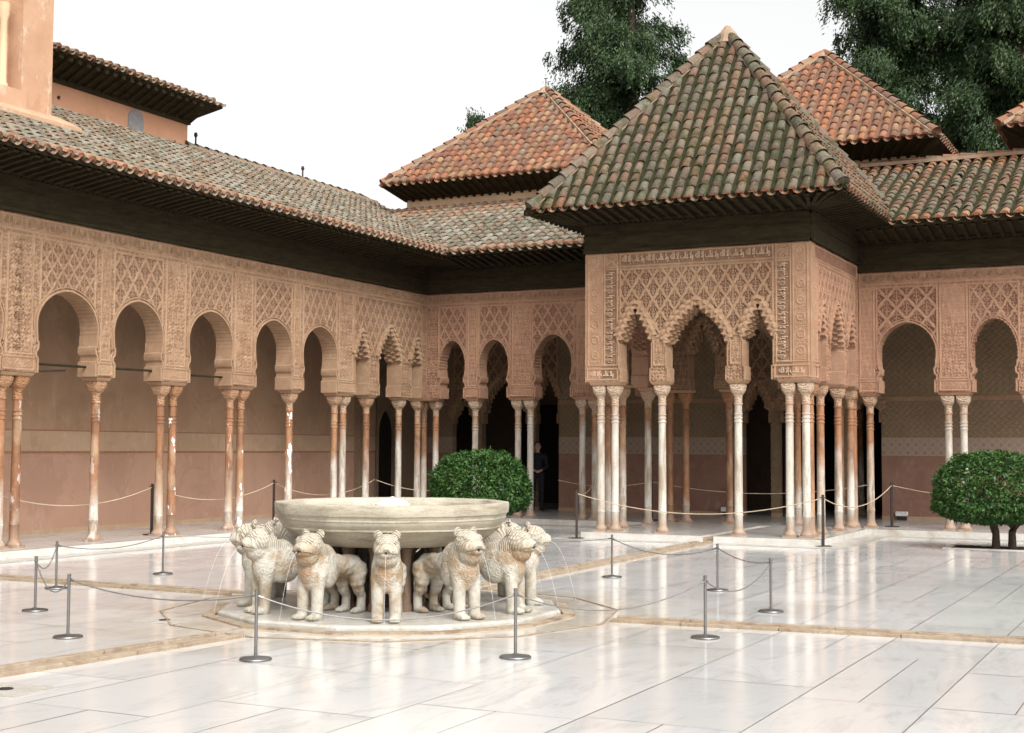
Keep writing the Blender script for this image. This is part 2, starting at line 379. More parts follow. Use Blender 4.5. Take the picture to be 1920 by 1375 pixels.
# ------------------------------------------------------------------ arches and carved walls
def outline(c, w, z0, zs, za, kind='round', n=22):
    """(s,z) points from the bottom left jamb over the apex to the bottom right jamb"""
    L = []
    if kind == 'round':
        for z, d in ((z0, .035), (z0+.25, .035), (z0+.255, -.005), (z0+.33, -.005), (z0+.36, .03), (z0+.42, .045), (z0+.48, .045), (z0+.50, .02), (zs-.12, .006), (zs, 0)): L.append((w-d, z))
        for i in range(1, n+1):
            t = i/n; a = t*math.pi/2
            L.append((w*math.cos(a)*(1-.0*t), zs+(za-zs)*(.90*math.sin(a)+.10*t)))
    else:
        for z, d in ((z0, .03), (z0+.25, .03), (z0+.255, 0), (z0+.5, 0), (zs-.08, 0), (zs-.07, -.02), (zs, -.02)): L.append((w-d, z))
        for i in range(1, n+1):
            t = i/n; q = 1.22+.6*min(1, max(0, (w-.3)/.25)); L.append((w*(1-t**q)**(.9), zs+(za-zs)*t))
    L[-1] = (0, L[-1][1])
    left = [(c-a, b) for a, b in L]; right = [(c+a, b) for a, b in L[-2::-1]]
    return np.array(left+right)
def normals2(P):
    T = np.gradient(P, axis=0); T /= np.linalg.norm(T, axis=1)[:, None]+1e-9
    return np.stack([-T[:, 1], T[:, 0]], 1)       # points out of the opening (into the masonry) for a left-over-right run
def resample(P, d):
    seg = np.linalg.norm(np.diff(P, axis=0), axis=1); L = np.concatenate([[0], np.cumsum(seg)])
    t = np.linspace(0, L[-1], max(8, int(L[-1]/d)))
    return np.stack([np.interp(t, L, P[:, 0]), np.interp(t, L, P[:, 1])], 1), t
def inside(poly, S, Z):
    r = np.zeros(S.shape, bool); j = len(poly)-1
    for i in range(len(poly)):
        (xi, zi), (xj, zj) = poly[i], poly[j]
        if zi != zj:
            c = ((zi > Z) != (zj > Z)) & (S < (xj-xi)*(Z-zi)/(zj-zi)+xi); r ^= c
        j = i
    return r
def sstep(x, a, b):
    t = np.clip((x-a)/(b-a), 0, 1); return t*t*(3-2*t)
def lattice(S, Z, w, h, depth=.034):
    u = S/w; v = Z/h
    wob = .020*np.sin(v*4*np.pi)
    a = np.abs(((u+wob)+v+.5) % 1-.5); b = np.abs(((u-wob)-v+.5) % 1-.5)
    d = np.minimum(a, b)
    line = 1-sstep(d, .085, .115)
    groove = np.exp(-((d-.0)/.022)**2)*.25
    # palmette in each cell
    cu = (((u+v+.5) % 1)-.5+((u-v+.5) % 1)-.5)/2; cv = (((u+v+.5) % 1)-((u-v+.5) % 1))/2
    ca = ((u+v) % 1)-.5; cb = ((u-v) % 1)-.5
    x = (ca+cb)/2*w; y = (ca-cb)/2*h
    r = np.hypot(x*1.5, y); th = np.arctan2(y, x*1.5)
    pet = np.cos(5*th-1.57)*np.cos(r*80+.5)+.15
    mot = sstep(pet, -.15, .35)*sstep(.15*h/.43-r, -.02, .03)
    stem = (np.abs(x) < .012)
    k = np.maximum(line*(1-groove), np.maximum(mot*.70, stem*.6))
    return -depth*(1-k)
def arab(S, Z, p=.11, amp=.007):
    k = 2*np.pi/p
    h = np.sin(k*S+1.7*np.sin(k*Z*.8))*np.sin(k*Z+1.7*np.sin(k*S*.9+1))
    g = np.sin(k*2.3*S+np.sin(k*Z))*np.sin(k*2.1*Z+np.sin(k*1.3*S))
    return amp*(np.tanh(3*h)*.8+g*.5)-amp*.6
def roundels(S, Z, c0, p, amp=.008):
    r = np.hypot(S-c0, ((Z % p)-p/2)*1.0)
    return amp*1.5*np.cos(r*95)*np.exp(-(r/.11)**4)+arab(S, Z, .07, .008)
def bands(S, Z, horiz=True):
    """pseudo-script ground: upright shafts with hooked feet"""
    a, b = (S, Z) if horiz else (Z, S)
    return arab(S, Z, .05, .004)-.016
_G = rng.random((64, 64))
def vnoise(S, Z, p):
    a, b = S/p, Z/p; i, j = np.floor(a).astype(int), np.floor(b).astype(int); f, g = a-i, b-j; f = f*f*(3-2*f); g = g*g*(3-2*g); q = lambda x, y: _G[x % 64, y % 64]
    return (q(i, j)*(1-f)+q(i+1, j)*f)*(1-g)+(q(i, j+1)*(1-f)+q(i+1, j+1)*f)*g
def relief(S, Z, zones):
    H = np.full(S.shape, -.004)+arab(S, Z, .115, .0115)
    for s0, s1, z0, z1, kind, *a in zones:
        m = (S >= s0) & (S <= s1) & (Z >= z0) & (Z <= z1)
        if kind == 'lat': h = lattice(S-a[0], Z-z0, a[1], a[2])
        elif kind == 'arab': h = arab(S-s0, Z-z0, a[0], a[1])
        elif kind == 'plain': h = 0*S-.002
        elif kind == 'scr2': h = bands(S, Z)+.009
        elif kind == 'round': h = roundels(S, Z, (s0+s1)/2, a[0])
        else: h = bands(S, Z)
        if kind in ('lat', 'arab'):              # worn and repaired patches
            wr = sstep(vnoise(S+z0*7, Z, .55)*.6+vnoise(S, Z+3, .13)*.4, 62e-2, .74)*(.25 if kind == 'lat' else .6); h = h*(1-wr)-.004*wr
        H = np.where(m, h, H)
        d = np.minimum(np.minimum(np.abs(S-s0)+1e3*((Z < z0-.02) | (Z > z1+.02)), np.abs(S-s1)+1e3*((Z < z0-.02) | (Z > z1+.02))),
                       np.minimum(np.abs(Z-z0)+1e3*((S < s0-.02) | (S > s1+.02)), np.abs(Z-z1)+1e3*((S < s0-.02) | (S > s1+.02))))
        H = np.where(d < .013, .007, H); H = np.where((d >= .013) & (d < .022), -.012, H)
    return H
def face_grid(name, parent, O, U, N, s0, s1, z0, z1, polys, zones, res, mat):
    O, U, N = map(np.array, (O, U, N))
    ns = int(round((s1-s0)/res)); nz = int(round((z1-z0)/res))
    s = np.linspace(s0, s1, ns+1); z = np.linspace(z0, z1, nz+1)
    S, Z = np.meshgrid(s, z)
    H = relief(S, Z, zones)
    sc = (s[:-1]+s[1:])/2; zc = (z[:-1]+z[1:])/2; SCc, ZC = np.meshgrid(sc, zc)
    cut = np.zeros(SCc.shape, bool)
    for p in polys:
        bx = (SCc > p[:, 0].min()-.01) & (SCc < p[:, 0].max()+.01) & (ZC < p[:, 1].max()+.01)
        if bx.any(): cut[bx] |= inside(p, SCc[bx], ZC[bx])
    V = O+S.ravel()[:, None]*U+H.ravel()[:, None]*N; V[:, 2] += Z.ravel()
    idx = np.arange((ns+1)*(nz+1)).reshape(nz+1, ns+1)
    Q = np.stack([idx[:-1, :-1], idx[:-1, 1:], idx[1:, 1:], idx[1:, :-1]], -1)[~cut]
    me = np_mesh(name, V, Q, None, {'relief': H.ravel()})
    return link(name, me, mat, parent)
def strip(P0, P1):
    n = len(P0); V = np.concatenate([P0, P1]); i = np.arange(n-1)
    return V, np.stack([i, i+1, i+1+n, i+n], 1)
def arch_wall(parent, O, U, N, s0, s1, z0, z1, th, ops, zones, res=.015, mat='stucco', back=True, name='carved_wall'):
    """O: point with s=0 on the front face at z=0; ops: list of dicts c,w,zs,za,kind"""
    O, U, N = np.array(O, float), np.array(U, float), np.array(N, float); M_ = M[mat]
    def W_(P, d): Q = O+P[:, :1]*U-N*d; Q = Q.copy(); Q[:, 2] += P[:, 1]; return Q
    polys = []; base = []
    for o in ops:
        P = outline(o['c'], o['w'], z0, o['zs'], o['za'], o['kind']); base.append(P)
        polys.append(P)
    face_grid(name, parent, O, U, N, s0, s1, z0, z1, polys, zones, res, M_)
    if back:
        zb = [(s0, s1, z0, z1, 'arab', .16, .01)]
        face_grid('inner_face', parent, O-N*th+U*0, U, -N, s0, s1, z0, z1, polys, zb, .04, M_)
    # undersides of the piers and the two ends
    cuts = sorted([(p[:, 0][0], p[:, 0][-1]) for p in polys]); a = s0; runs = []
    for l, r in cuts: runs.append((a, l)); a = r
    runs.append((a, s1))
    for l, r in runs:
        q = [W_(np.array([[x, z0]]), d)[0] for x, d in ((l, -.006), (r, -.006), (r, th+.006), (l, th+.006))]
        mb = MB(); mb.add(q, [(0, 3, 2, 1)]); mb.build('pier_underside', M_, parent)
    for x in (s0, s1):
        q = [W_(np.array([[x, z]]), d)[0] for z, d in ((z0, -.0), (z0, th), (z1, th), (z1, 0))]; mb = MB(); mb.add(q, [(0, 1, 2, 3)]); mb.build('wall_end', M_, parent)
    for o, P in zip(ops, base):
        VV, QQ, HH = [], [], []; nb = 0
        def put(P0, P1, h0=0., h1=0.):
            nonlocal nb
            V, Q = strip(P0, P1); VV.append(V); QQ.append(Q+nb); nb += len(V)
            HH.append(np.concatenate([np.full(len(P0), h0), np.full(len(P1), h1)]))
        if o['kind'] == 'round':
            R, t = resample(P, .012); n = normals2(R); fl = o.get('flute', .007)
            up_ = (R[:, 1] > o['zs']-.1).astype(float)
            R2 = R+n*(fl*np.abs(np.sin(t/.07*np.pi))*up_)[:, None]
            V, Q = strip(W_(R2, -.014), W_(R2, th+.01)); VV.append(V); QQ.append(Q+nb); nb += len(V); HH.append(np.tile(-.002-.016*(1-np.abs(np.sin(t/.07*np.pi)))**2*up_, 2))                                   # intrados
            a0, a1 = R2, R+n*.030
            put(W_(a1, -.014), W_(a0, -.014)); put(W_(R+n*.036, .012), W_(a1, -.014))   # archivolt
            b0 = R+n*.055; b1 = R+n*.070
            put(W_(b1, -.010), W_(b0, -.010)); put(W_(R+n*.073, .01), W_(b1, -.010)); put(W_(b0, -.010), W_(R+n*.051, .012), 0, -.03)
            put(W_(a0, th+.01), W_(a1, th+.01))
            lobes = np.abs(np.sin(t/.055*np.pi))
        else:
            R, t = resample(P, .010); n = normals2(R)
            ini = sstep(R[:, 1], o['zs']-.03, o['zs']+.05)
            K = 4; prev = None
            for k in range(K):
                d0 = th*k/K-.02*(k == 0); d1 = th*(k+1)/K
                per = .135; lob = 1-np.abs(np.sin((t-t[-1]/2)/per*np.pi+(math.pi/2)*(k % 2)))
                ins = (.010+.022*k+lob*(.075 if k < 3 else .06))*ini
                I = R-n*ins[:, None]; I[:, 0] = np.where((R[:, 0]-o['c'])*(I[:, 0]-o['c']) < 0, o['c'], I[:, 0])
                Oo = (R+n*(.02+.085*ini+.028*np.abs(np.sin((t-t[-1]/2)/per*np.pi+math.pi/2))*ini)[:, None]) if k == 0 else R+n*.03
                if k == 0:                                # bulging cell fronts between outer edge and opening
                    ph = (t-t[-1]/2)/per*np.pi; R1 = Oo*.62+I*.38; R2_ = Oo*.28+I*.72
                    h1 = (.030*np.abs(np.sin(ph+math.pi/2))+.004)*ini; h2_ = (.026*np.abs(np.sin(ph))-.012)*ini
                    put(W_(Oo, d0), W_(Oo, d0)+h1[:, None]*.5*N); put(W_(Oo, d0)+h1[:, None]*.5*N, W_(R1, d0)+h1[:, None]*N)
                    put(W_(R1, d0)+h1[:, None]*N, W_(R1, d0)+h2_[:, None]*N, 0, -.01); put(W_(R1, d0)+h2_[:, None]*N, W_(R2_, d0)+h2_[:, None]*N); put(W_(R2_, d0)+h2_[:, None]*N, W_(I, d0), 0, -.008)
                else: put(W_(Oo, d0), W_(I, d0))
                put(W_(I, d0), W_(I, d1))
                if k == 0: put(W_(Oo+n*.0, .012), W_(Oo, d0)); 
            put(W_(I, th), W_(R+n*.03, th))
        me = np_mesh('arch', np.concatenate(VV), np.concatenate(QQ), None, {'relief': np.concatenate(HH)})
        link('arch', me, M_, parent)
# capitals, shafts, bases -----------------------------------------------------
def sq_ring(z, r, e, n=28, cx=0, cy=0):
    out = []
    for j in range(n):
        a = 2*math.pi*j/n+math.pi/n; c_, s_ = math.cos(a), math.sin(a)
        k = (abs(c_)**e+abs(s_)**e)**(-1/e); out.append((cx+r*k*c_, cy+r*k*s_, z))
    return out
def column_meshes():
    H0, r = 0, .072
    b = MB(); b.loft([sq_ring(0, .125, 14), sq_ring(.035, .125, 14)])
    b.lathe([(.118, .035), (.122, .05), (.115, .065), (.098, .085), (.084, .12), (.078, .15), (.080, .16), (.076, .165)], n=24, cap=False)
    base = b.build('base', M['column'], None, True)
    s = MB(); pr = [(.076, .165), (.076, .34), (.082, .35), (.082, .37), (.075, .38), (.073, .9), (.070, 1.5), (.0685, 1.98)]
    z = 1.98
    for k in range(3): pr += [(.069, z+.01), (.080, z+.018), (.080, z+.034), (.069, z+.042), (.069, z+.062)]; z += .066
    pr += [(.069, 2.30), (.082, 2.31), (.082, 2.33), (.070, 2.34)]
    s.lathe(pr, n=24, cap=False); shaft = s.build('shaft', M['column'], None, True)
    c = MB(); c.loft([sq_ring(z, r, e) for z, r, e in ((2.34, .070, 2), (2.36, .072, 2), (2.46, .074, 2), (2.475, .086, 2), (2.485, .086, 2.3), (2.49, .092, 3), (2.53, .112, 4), (2.57, .128, 6), (2.64, .134, 9), (2.655, .134, 9), (2.66, .125, 9), (2.68, .125, 9))])
    cap = c.build('capital', M['capital'], None, True)
    return base, shaft, cap
_b, _s, _c = column_meshes(); COLM = (_b.data, _s.data, _c.data)
for o in (_b, _s, _c): bpy.data.objects.remove(o)
def column(parent, x, y, ztop, stain, chip=0., label=None, zf=.12):
    e = bpy.data.objects.new('column', None); C.objects.link(e); e.parent = parent; e.location = (x, y, zf); e.empty_display_size = .1
    sc = (ztop-zf-.06)/2.68; e.scale = (1, 1, sc); sd = random.uniform(0, 60)
    for nme, me in zip(('base', 'shaft', 'capital'), COLM):
        o = bpy.data.objects.new(nme, me); C.objects.link(o); o.parent = e
        o['stain'] = float(min(1, stain*1.25+.04)); o['seed'] = sd; o['chip'] = float(chip)
    if label: e['label'] = label
    return e
def impost(parent, x0, x1, y0, y1, zt, mat='stucco'):
    m = MB(); a, b = zt-.062, zt-.004
    def q(d, z): return [(x0-d, y0-d, z), (x1+d, y0-d, z), (x1+d, y1+d, z), (x0-d, y1+d, z)]
    m.loft([q(0, a), q(.012, a+.012), q(.03, b-.015), q(.035, b)]); m.build('impost', M[mat], parent)
# roofs ---------------------------------------------------------------------
def roof(parent, poly, mat, trough, sp=.24, course=.30, eave_edge=(0, 1), age=(.0, .5), seed=1, endcap=True, name='tiled_roof', fade=None, jag=.0):
    """poly: 3-D polygon whose first edge is the eave (left to right seen from outside)"""
    P = [Vector(p) for p in poly]; r_ = random.Random(seed)
    u = (P[1]-P[0]).normalized(); nrm = Vector((0, 0, 0))
    for i in range(1, len(P)-1): nrm += (P[i]-P[0]).cross(P[i+1]-P[0])
    nrm.normalize()
    if nrm.z < 0: nrm = -nrm
    v = nrm.cross(u)
    if v.z < 0: v = -v
    pl = np.array([((p-P[0]).dot(u), (p-P[0]).dot(v)) for p in P])
    V, Q, rn, ag = [], [], [], []; nb = 0
    u_, v_, n_, o_ = map(np.array, (u, v, nrm, P[0]))
    umin, umax, vmax = pl[:, 0].min(), pl[:, 0].max(), pl[:, 1].max()
    ang = np.linspace(0, np.pi, 7)
    hy = sp*.345
    nc = int((umax-umin)/sp)+1; ends = MB()
    for i in range(nc):
        cu = umin+(i+.5)*sp; off = r_.uniform(-.02, .02)
        for j in range(-1, int(vmax/course)+1):
            cv = (j+.5)*course+(.04 if j >= 0 else 0)
            if j < 0: cv = course*.15
            tv = max(cv, .02)
            if not inside(pl, np.array([cu]), np.array([tv]))[0]: continue
            if j < 0: continue
            slip = (r_.random() < .04)*r_.uniform(.03, .08); v0 = j*course-.07+(off-slip)*(j > 0); v1 = v0+course+.08
            dx = r_.uniform(-.012, .012); tw = r_.uniform(-.018, .018)*(2.2 if slip else 1); lf = r_.uniform(0, .012)
            ra, rb = hy*1.04, hy*.86
            for (vv, rr, hh, tt) in ((v0, ra, .030+lf, 0), (v1, rb, .004, tw)):
                pts = np.stack([cu+dx+tt-rr*np.cos(ang), np.full(7, vv), hh+rr*.80*np.sin(ang)], 1)
                V.append(o_+pts[:, :1]*u_+pts[:, 1:2]*v_+pts[:, 2:]*n_)
            a_ = min(1, max(0, r_.uniform(*age)))
            if fade is not None: a_ = min(1, max(0, fade(cv/vmax)+r_.uniform(-.25, .25)))
            rv = r_.random()
            for k in range(6): Q.append((nb+k, nb+k+1, nb+7+k+1, nb+7+k)); rn.append(rv); ag.append(a_)
            # thickness lip at the lower end
            pts = np.stack([cu+dx-(ra-.016)*np.cos(ang), np.full(7, v0), .026+lf+(ra*.80-.016)*np.sin(ang)], 1)
            V.append(o_+pts[:, :1]*u_+pts[:, 1:2]*v_+pts[:, 2:]*n_)
            for k in range(6): Q.append((nb+k+1, nb+k, nb+14+k, nb+14+k+1)); rn.append(rv); ag.append(a_*.5)
            nb += 21
            if j == 0 and endcap:
                pts = np.stack([cu+dx-(ra-.02)*np.cos(ang), np.full(7, v0+.012), .0+lf+.030+(ra*.80-.02)*np.sin(ang)], 1)
                q = o_+pts[:, :1]*u_+pts[:, 1:2]*v_+pts[:, 2:]*n_
                ends.add(q, [tuple(range(6, -1, -1))])
        # channel tile end under the eave edge, between two covers
        cc = cu+sp/2
        if pl[0, 0]-.01 < cc < pl[1, 0]:
            for vv in (-.10,):
                for (v_a, v_b) in ((-.10, .35),):
                    for w_ in (v_a, v_b):
                        pts = np.stack([cc+sp*.34*np.cos(ang), np.full(7, w_), .045-.085*np.sin(ang)], 1)
                        V.append(o_+pts[:, :1]*u_+pts[:, 1:2]*v_+pts[:, 2:]*n_)
            rv = r_.random()
            for k in range(6): Q.append((nb+k, nb+k+1, nb+7+k+1, nb+7+k)); rn.append(rv); ag.append(.3)
            nb += 14
    rt_ = link(name, np_mesh(name, np.concatenate(V), np.array(Q), {'rnd': rn, 'age': ag}), M[mat], parent)
    m = MB(); m.add([p+nrm*.012 for p in P]+[p-nrm*.08 for p in P], [tuple(range(len(P))), tuple(range(2*len(P)-1, len(P)-1, -1))]+[(i, i+len(P), (i+1) % len(P)+len(P), (i+1) % len(P)) for i in range(len(P))])
    m.build('channel_tiles', M[trough], rt_)
    if endcap and ends.n: ends.build('eave_tile_ends', M['tile_end'], rt_)
    return rt_
def ridge(parent, A, B, mat='tile_red', r=.10, step=.32, seed=3, name='ridge_tiles', age=(.2, .7), mortar=True, mw=.15):
    A, B = Vector(A), Vector(B); d = (B-A); L = d.length; d.normalize(); s = d.cross(Vector((0, 0, 1))).normalized(); n = s.cross(d)
    V, Q, rn, ag = [], [], [], []; nb = 0; r_ = random.Random(seed); ang = np.linspace(-.15, math.pi+.15, 9)
    for i in range(int(L/step)):
        rv = r_.random(); a_ = r_.uniform(*age); j = r_.uniform(-.008, .008)
        for t, rr, h in ((i*step-.03, r*1.08, .035), (i*step+step+.03, r*.88, .01)):
            for a in ang: V.append(A+d*t+s*(rr*math.cos(a)+j)+n*(rr*math.sin(a)+h-.02))
        for k in range(8): Q.append((nb+k, nb+k+1, nb+9+k+1, nb+9+k)); rn.append(rv); ag.append(a_)
        Q.append((nb, nb+2, nb+5, nb+8)); rn.append(rv); ag.append(a_)
        nb += 18
    rd = link(name, np_mesh(name, [tuple(v) for v in V], Q, {'rnd': rn, 'age': ag}), M[mat], parent)
    if mortar:
        m = MB(); m.obox(A-s*mw-n*.05, s*mw*2, d*L, n*.075); m.build('mortar_bed', M['mortar'], rd)
    return rd
def eave(parent, A, B, N, zf, ztop, ov, zo, name='eave', mitre=(0, 0), sp=.21, fr=True):
    """A,B: wall face line ends (xy), N outward; frieze board from zf to ztop, soffit out to ov at height zo; mitre: how far the outer edge runs past each end"""
    A = Vector((*A, 0)); B = Vector((*B, 0)); N = Vector((*N, 0)); U = (B-A).normalized(); L = (B-A).length; Z = Vector((0, 0, 1))
    m = MB()
    if fr:
        m.obox(A+Z*zf-N*.1, U*L, N*.125, Z*(ztop-zf))
        for z, h, p in ((zf+.01, .05, .055), (zf+.30, .035, .045), (ztop-.13, .05, .065), (ztop-.05, .05, .10)): m.obox(A+Z*z, U*L, N*p, Z*h)
        for i in range(int(L/.11)): m.obox(A+U*(i*.11)+Z*(ztop-.075), U*.05, N*.09, Z*.03)
    m.build('frieze', M['wood'], parent)
    m = MB()
    a0 = A+N*.02+Z*ztop; b0 = B+N*.02+Z*ztop; a1 = A-U*mitre[0]+N*ov+Z*(zo+.03); b1 = B+U*mitre[1]+N*ov+Z*(zo+.03)
    t = Z*.05
    m.add([a0, b0, b1, a1, a0+t, b0+t, b1+t, a1+t], [(0, 3, 2, 1), (4, 5, 6, 7), (0, 1, 5, 4), (1, 2, 6, 5), (2, 3, 7, 6), (3, 0, 4, 7)])
    m.obox(a1-N*.03-Z*.055, b1-a1, N*.03, Z*.06)
    m.build('soffit', M['wood'], parent)
    m = MB(); n = int((L+mitre[0]+mitre[1])/sp)
    for i in range(n+1):
        s = -mitre[0]+(L+mitre[0]+mitre[1])*i/n
        si = min(max(s, 0), L) if (mitre[0] > 0 and s < 0) or (mitre[1] > 0 and s > L) else s
        p = A+U*si+N*.03+Z*(ztop-.07); q = A+U*s+N*(ov-.02)+Z*(zo-.055)
        d = q-p
        m.obox(p-U*.035, U*.07, d, Z*.085)
        m.obox(p+d*.955-U*.042-Z*.02, U*.084, d*.045, Z*.10)
        m.obox(p+d*.80-U*.042-Z*.012, U*.084, d*.03, Z*.02)
    m.build('rafters', M['wood'], parent)

# Arabic text band: presentation forms, already in visual order
TXT = '\uFEEA\uFEE0\uFEDF\uFE8D \uFEFB\uFE87 \uFE90\uFEDF\uFE8E\uFECF \uFEFB\uFEED'
def glyphs():
    cu = bpy.data.curves.new('t', 'FONT'); cu.body = TXT; cu.size = 1; cu.resolution_u = 3; cu.extrude = .02
    o = bpy.data.objects.new('t', cu); C.objects.link(o); bpy.context.view_layer.update()
    me = bpy.data.meshes.new_from_object(o.evaluated_get(bpy.context.evaluated_depsgraph_get()))
    V = np.array([v.co for v in me.vertices]); F = [tuple(p.vertices) for p in me.polygons]
    bpy.data.objects.remove(o)
    if len(V) == 0: return None
    V[:, 0] -= V[:, 0].min(); V[:, 1] -= V[:, 1].min(); V[:, 0] /= V[:, 0].max(); V[:, 1] /= V[:, 1].max()
    V[:, 2] = (V[:, 2] > 0)*1.
    return V, F
GL = glyphs()
def script_band(parent, O, U, N, a0, a1, b0, b1, unit, vertical=False, mat='stucco_hi'):
    if GL is None: return
    O, U, N = map(np.array, (O, U, N)); Z = np.array((0, 0, 1.)); V, F = GL; m = MB()
    L = (a1-a0) if not vertical else (b1-b0); n = max(1, int(round(L/unit))); w = L/n
    for i in range(n):
        if not vertical:
            P = O+(a0+(i+.04)*w+V[:, :1]*w*.92)*U+(b0+V[:, 1:2]*(b1-b0))*Z+(V[:, 2:]*.020-.012)*N
        else:
            P = O+(a1-V[:, 1:2]*(a1-a0))*U+(b0+(i+.04)*w+V[:, :1]*w*.92)*Z+(V[:, 2:]*.020-.012)*N
        m.add(P, F)
    m.build('inscription', M[mat], parent)

# ------------------------------------------------------------------ ground
CX, CY = 8.85, 12.55                    # fountain centre
AX = 8.36                               # court axis channel
m = MB(); m.box(-60, 70, -30, 110, -.35, -.012); m.build('ground', M['grout']); tag(bpy.data.objects['ground'], kind='structure')
def floor_sheet():
    V, Q, rn = [], [], []; nb = 0; r = random.Random(11)
    xs = [.47, 1.75, 2.9, 4.0, 5.1, 6.2, 7.3, 8.36, 9.45, 10.5, 11.75, 12.9, 13.93, 14.8, 15.9, 17.0, 18.2, 19.4, 20.6, 22]
    beds = [(2.55, 4.05, 24.5, 25.5), (12.45, 13.95, 25.05, 25.95)]
    g = .0037
    for x0, x1 in zip(xs[:-1], xs[1:]):
        if False: continue
        for ya, yb in ((-8, 28.04),):
            y = ya-(r.uniform(0, 1.5) if ya < 0 else 0)
            while y < yb-.02:
                L = r.uniform(.95, 2.3); y2 = min(y+L, yb)
                if yb-y2 < .5: y2 = yb
                w = [(x0, x1)]
                if r.random() < .28: xm = (x0+x1)/2+r.uniform(-.1, .1); w = [(x0, xm), (xm, x1)]
                for a, b in w:
                    if not any(a < B[1] and b > B[0] and y < B[3] and y2 > B[2] for B in beds):
                        q = [(a+g, y+g), (b-g, y+g), (b-g, y2-g), (a+g, y2-g)]; t1, t2 = r.uniform(-.0006, .0006), r.uniform(-.0006, .0006)
                        V += [(px, py, (px-a)*t1+(py-y)*t2) for px, py in q]; Q.append((nb, nb+1, nb+2, nb+3)); nb += 4; rn.append(r.random())
                    else:
                        for B in beds:
                            if a < B[1] and b > B[0] and y < B[3] and y2 > B[2]:
                                for (p0, p1, q0, q1) in ((a, b, y, min(y2, B[2]-.09)), (a, b, max(y, B[3]+.09), y2), (a, min(b, B[0]-.09), max(y, B[2]-.09), min(y2, B[3]+.09)), (max(a, B[1]+.09), b, max(y, B[2]-.09), min(y2, B[3]+.09))):
                                    if p1-p0 > .03 and q1-q0 > .03:
                                        V += [(p0+g, q0+g, 0), (p1-g, q0+g, 0), (p1-g, q1-g, 0), (p0+g, q1-g, 0)]; Q.append((nb, nb+1, nb+2, nb+3)); nb += 4; rn.append(r.random())
                y = y2
    o = link('court_floor', np_mesh('court_floor', V, Q, {'rnd': rn}), M['floor']); tag(o, kind='structure')
    for i, B in enumerate(beds):
        m = MB(); x0, x1, y0, y1 = B; e = .09
        for (a, b, c, d) in ((x0-e, x1+e, y0-e, y0), (x0-e, x1+e, y1, y1+e), (x0-e, x0, y0, y1), (x1, x1+e, y0, y1)): m.box(a, b, c, d, -.01, .012)
        tag(m.build('bed_edge', M['riser']), kind='structure')
        n = 24; xs_, ys_ = np.linspace(x0, x1, n), np.linspace(y0, y1, n); X, Y = np.meshgrid(xs_, ys_)
        Zs = -.012+rng.random(X.shape)*.02; idx = np.arange(n*n).reshape(n, n)
        Qs = np.stack([idx[:-1, :-1], idx[:-1, 1:], idx[1:, 1:], idx[1:, :-1]], -1).reshape(-1, 4)
        tag(link('soil_bed', np_mesh('soil_bed', np.stack([X.ravel(), Y.ravel(), Zs.ravel()], 1), Qs), M['soil']), kind='structure')
floor_sheet()
# water channels: raised stained kerbs along shallow runnels
def channel(A, B, w=.07, k=.085, h=.034, side=2):
    A, B = Vector((*A, 0)), Vector((*B, 0)); d = (B-A); L = d.length; d.normalize(); s = Vector((d.y, -d.x, 0)); m = MB(); r = random.Random(int(A.x*100))
    for sg in ((-1, 1) if side == 2 else (side,)):
        t = 0
        while t < L:
            l = min(r.uniform(.7, 1.5), L-t); o = A+d*(t+.004)+s*(sg*w-(k if sg < 0 else 0))+Vector((0, 0, -.01))
            m.obox(o, s*k, d*(l-.008), Vector((0, 0, h+.01+r.uniform(-.003, .004)))); t += l
    ob = m.build('channel_kerb', M['kerb'], None, False, .006); tag(ob, kind='structure')
    m = MB(); m.obox(A-s*w+Vector((0, 0, -.012)), s*2*w, d*L, Vector((0, 0, .0165))); tag(m.build('channel_bed', M['disc']), kind='structure')
channel((-.0+1.0, 13.18), (6.50, 13.02)); channel((11.2, 12.9), (19, 13.5)); channel((8.2, 5.5), (8.62, 10.2), .08, .08); channel((8.60, 14.9), (8.33, 24.2), .08, .08)
# outline of the pale hexagonal paving round the fountain
m = MB()
for k in range(12):
    a0, a1 = R_(30*k), R_(30*k+30); r0, r1 = 2.35, 2.375
    P = [(CX+r*math.cos(a), CY+r*math.sin(a)) for r, a in ((r0, a0), (r1, a0), (r1, a1), (r0, a1))]
    m.add([(x, y, z) for z in (.002, .010) for x, y in P], [(0, 1, 2, 3), (4, 5, 6, 7), (0, 1, 5, 4), (1, 2, 6, 5), (2, 3, 7, 6), (3, 0, 4, 7)])
tag(m.build('fountain_channel', M['kerb']), kind='structure')
# raised gallery floors
def platform(rects, name):
    m = MB(); e = MB()
    for x0, x1, y0, y1 in rects: m.box(x0, x1, y0, y1, -.02, .116)
    tag(m.build(name, M['riser']), kind='structure')
    V, Q, rn = [], [], []; nb = 0; r = random.Random(5)
    for x0, x1, y0, y1 in rects:
        nx = max(1, round((x1-x0)/.9)); ny = max(1, round((y1-y0)/1.25))
        for i in range(nx):
            for j in range(ny):
                a, b, c, d = x0+(x1-x0)*i/nx, x0+(x1-x0)*(i+1)/nx, y0+(y1-y0)*j/ny, y0+(y1-y0)*(j+1)/ny; g = .003
                V += [(a+g, c+g, .12), (b-g, c+g, .12), (b-g, d-g, .12), (a+g, d-g, .12)]; Q.append((nb, nb+1, nb+2, nb+3)); nb += 4; rn.append(r.random())
    tag(link(name+'_paving', np_mesh('p', V, Q, {'rnd': rn}), M['platform']), kind='structure')
platform([(-2.4, .47, 5, 28.04), (-2.4, 20, 28.04, 37.0), (5.88, AX-.12, 24.26, 28.04), (AX+.12, 10.42, 24.26, 28.04)], 'gallery_floor')
m = MB(); m.box(AX-.12, AX+.12, 24.4, 28.04, -.02, .08); tag(m.build('pavilion_channel', M['kerb']), kind='structure')
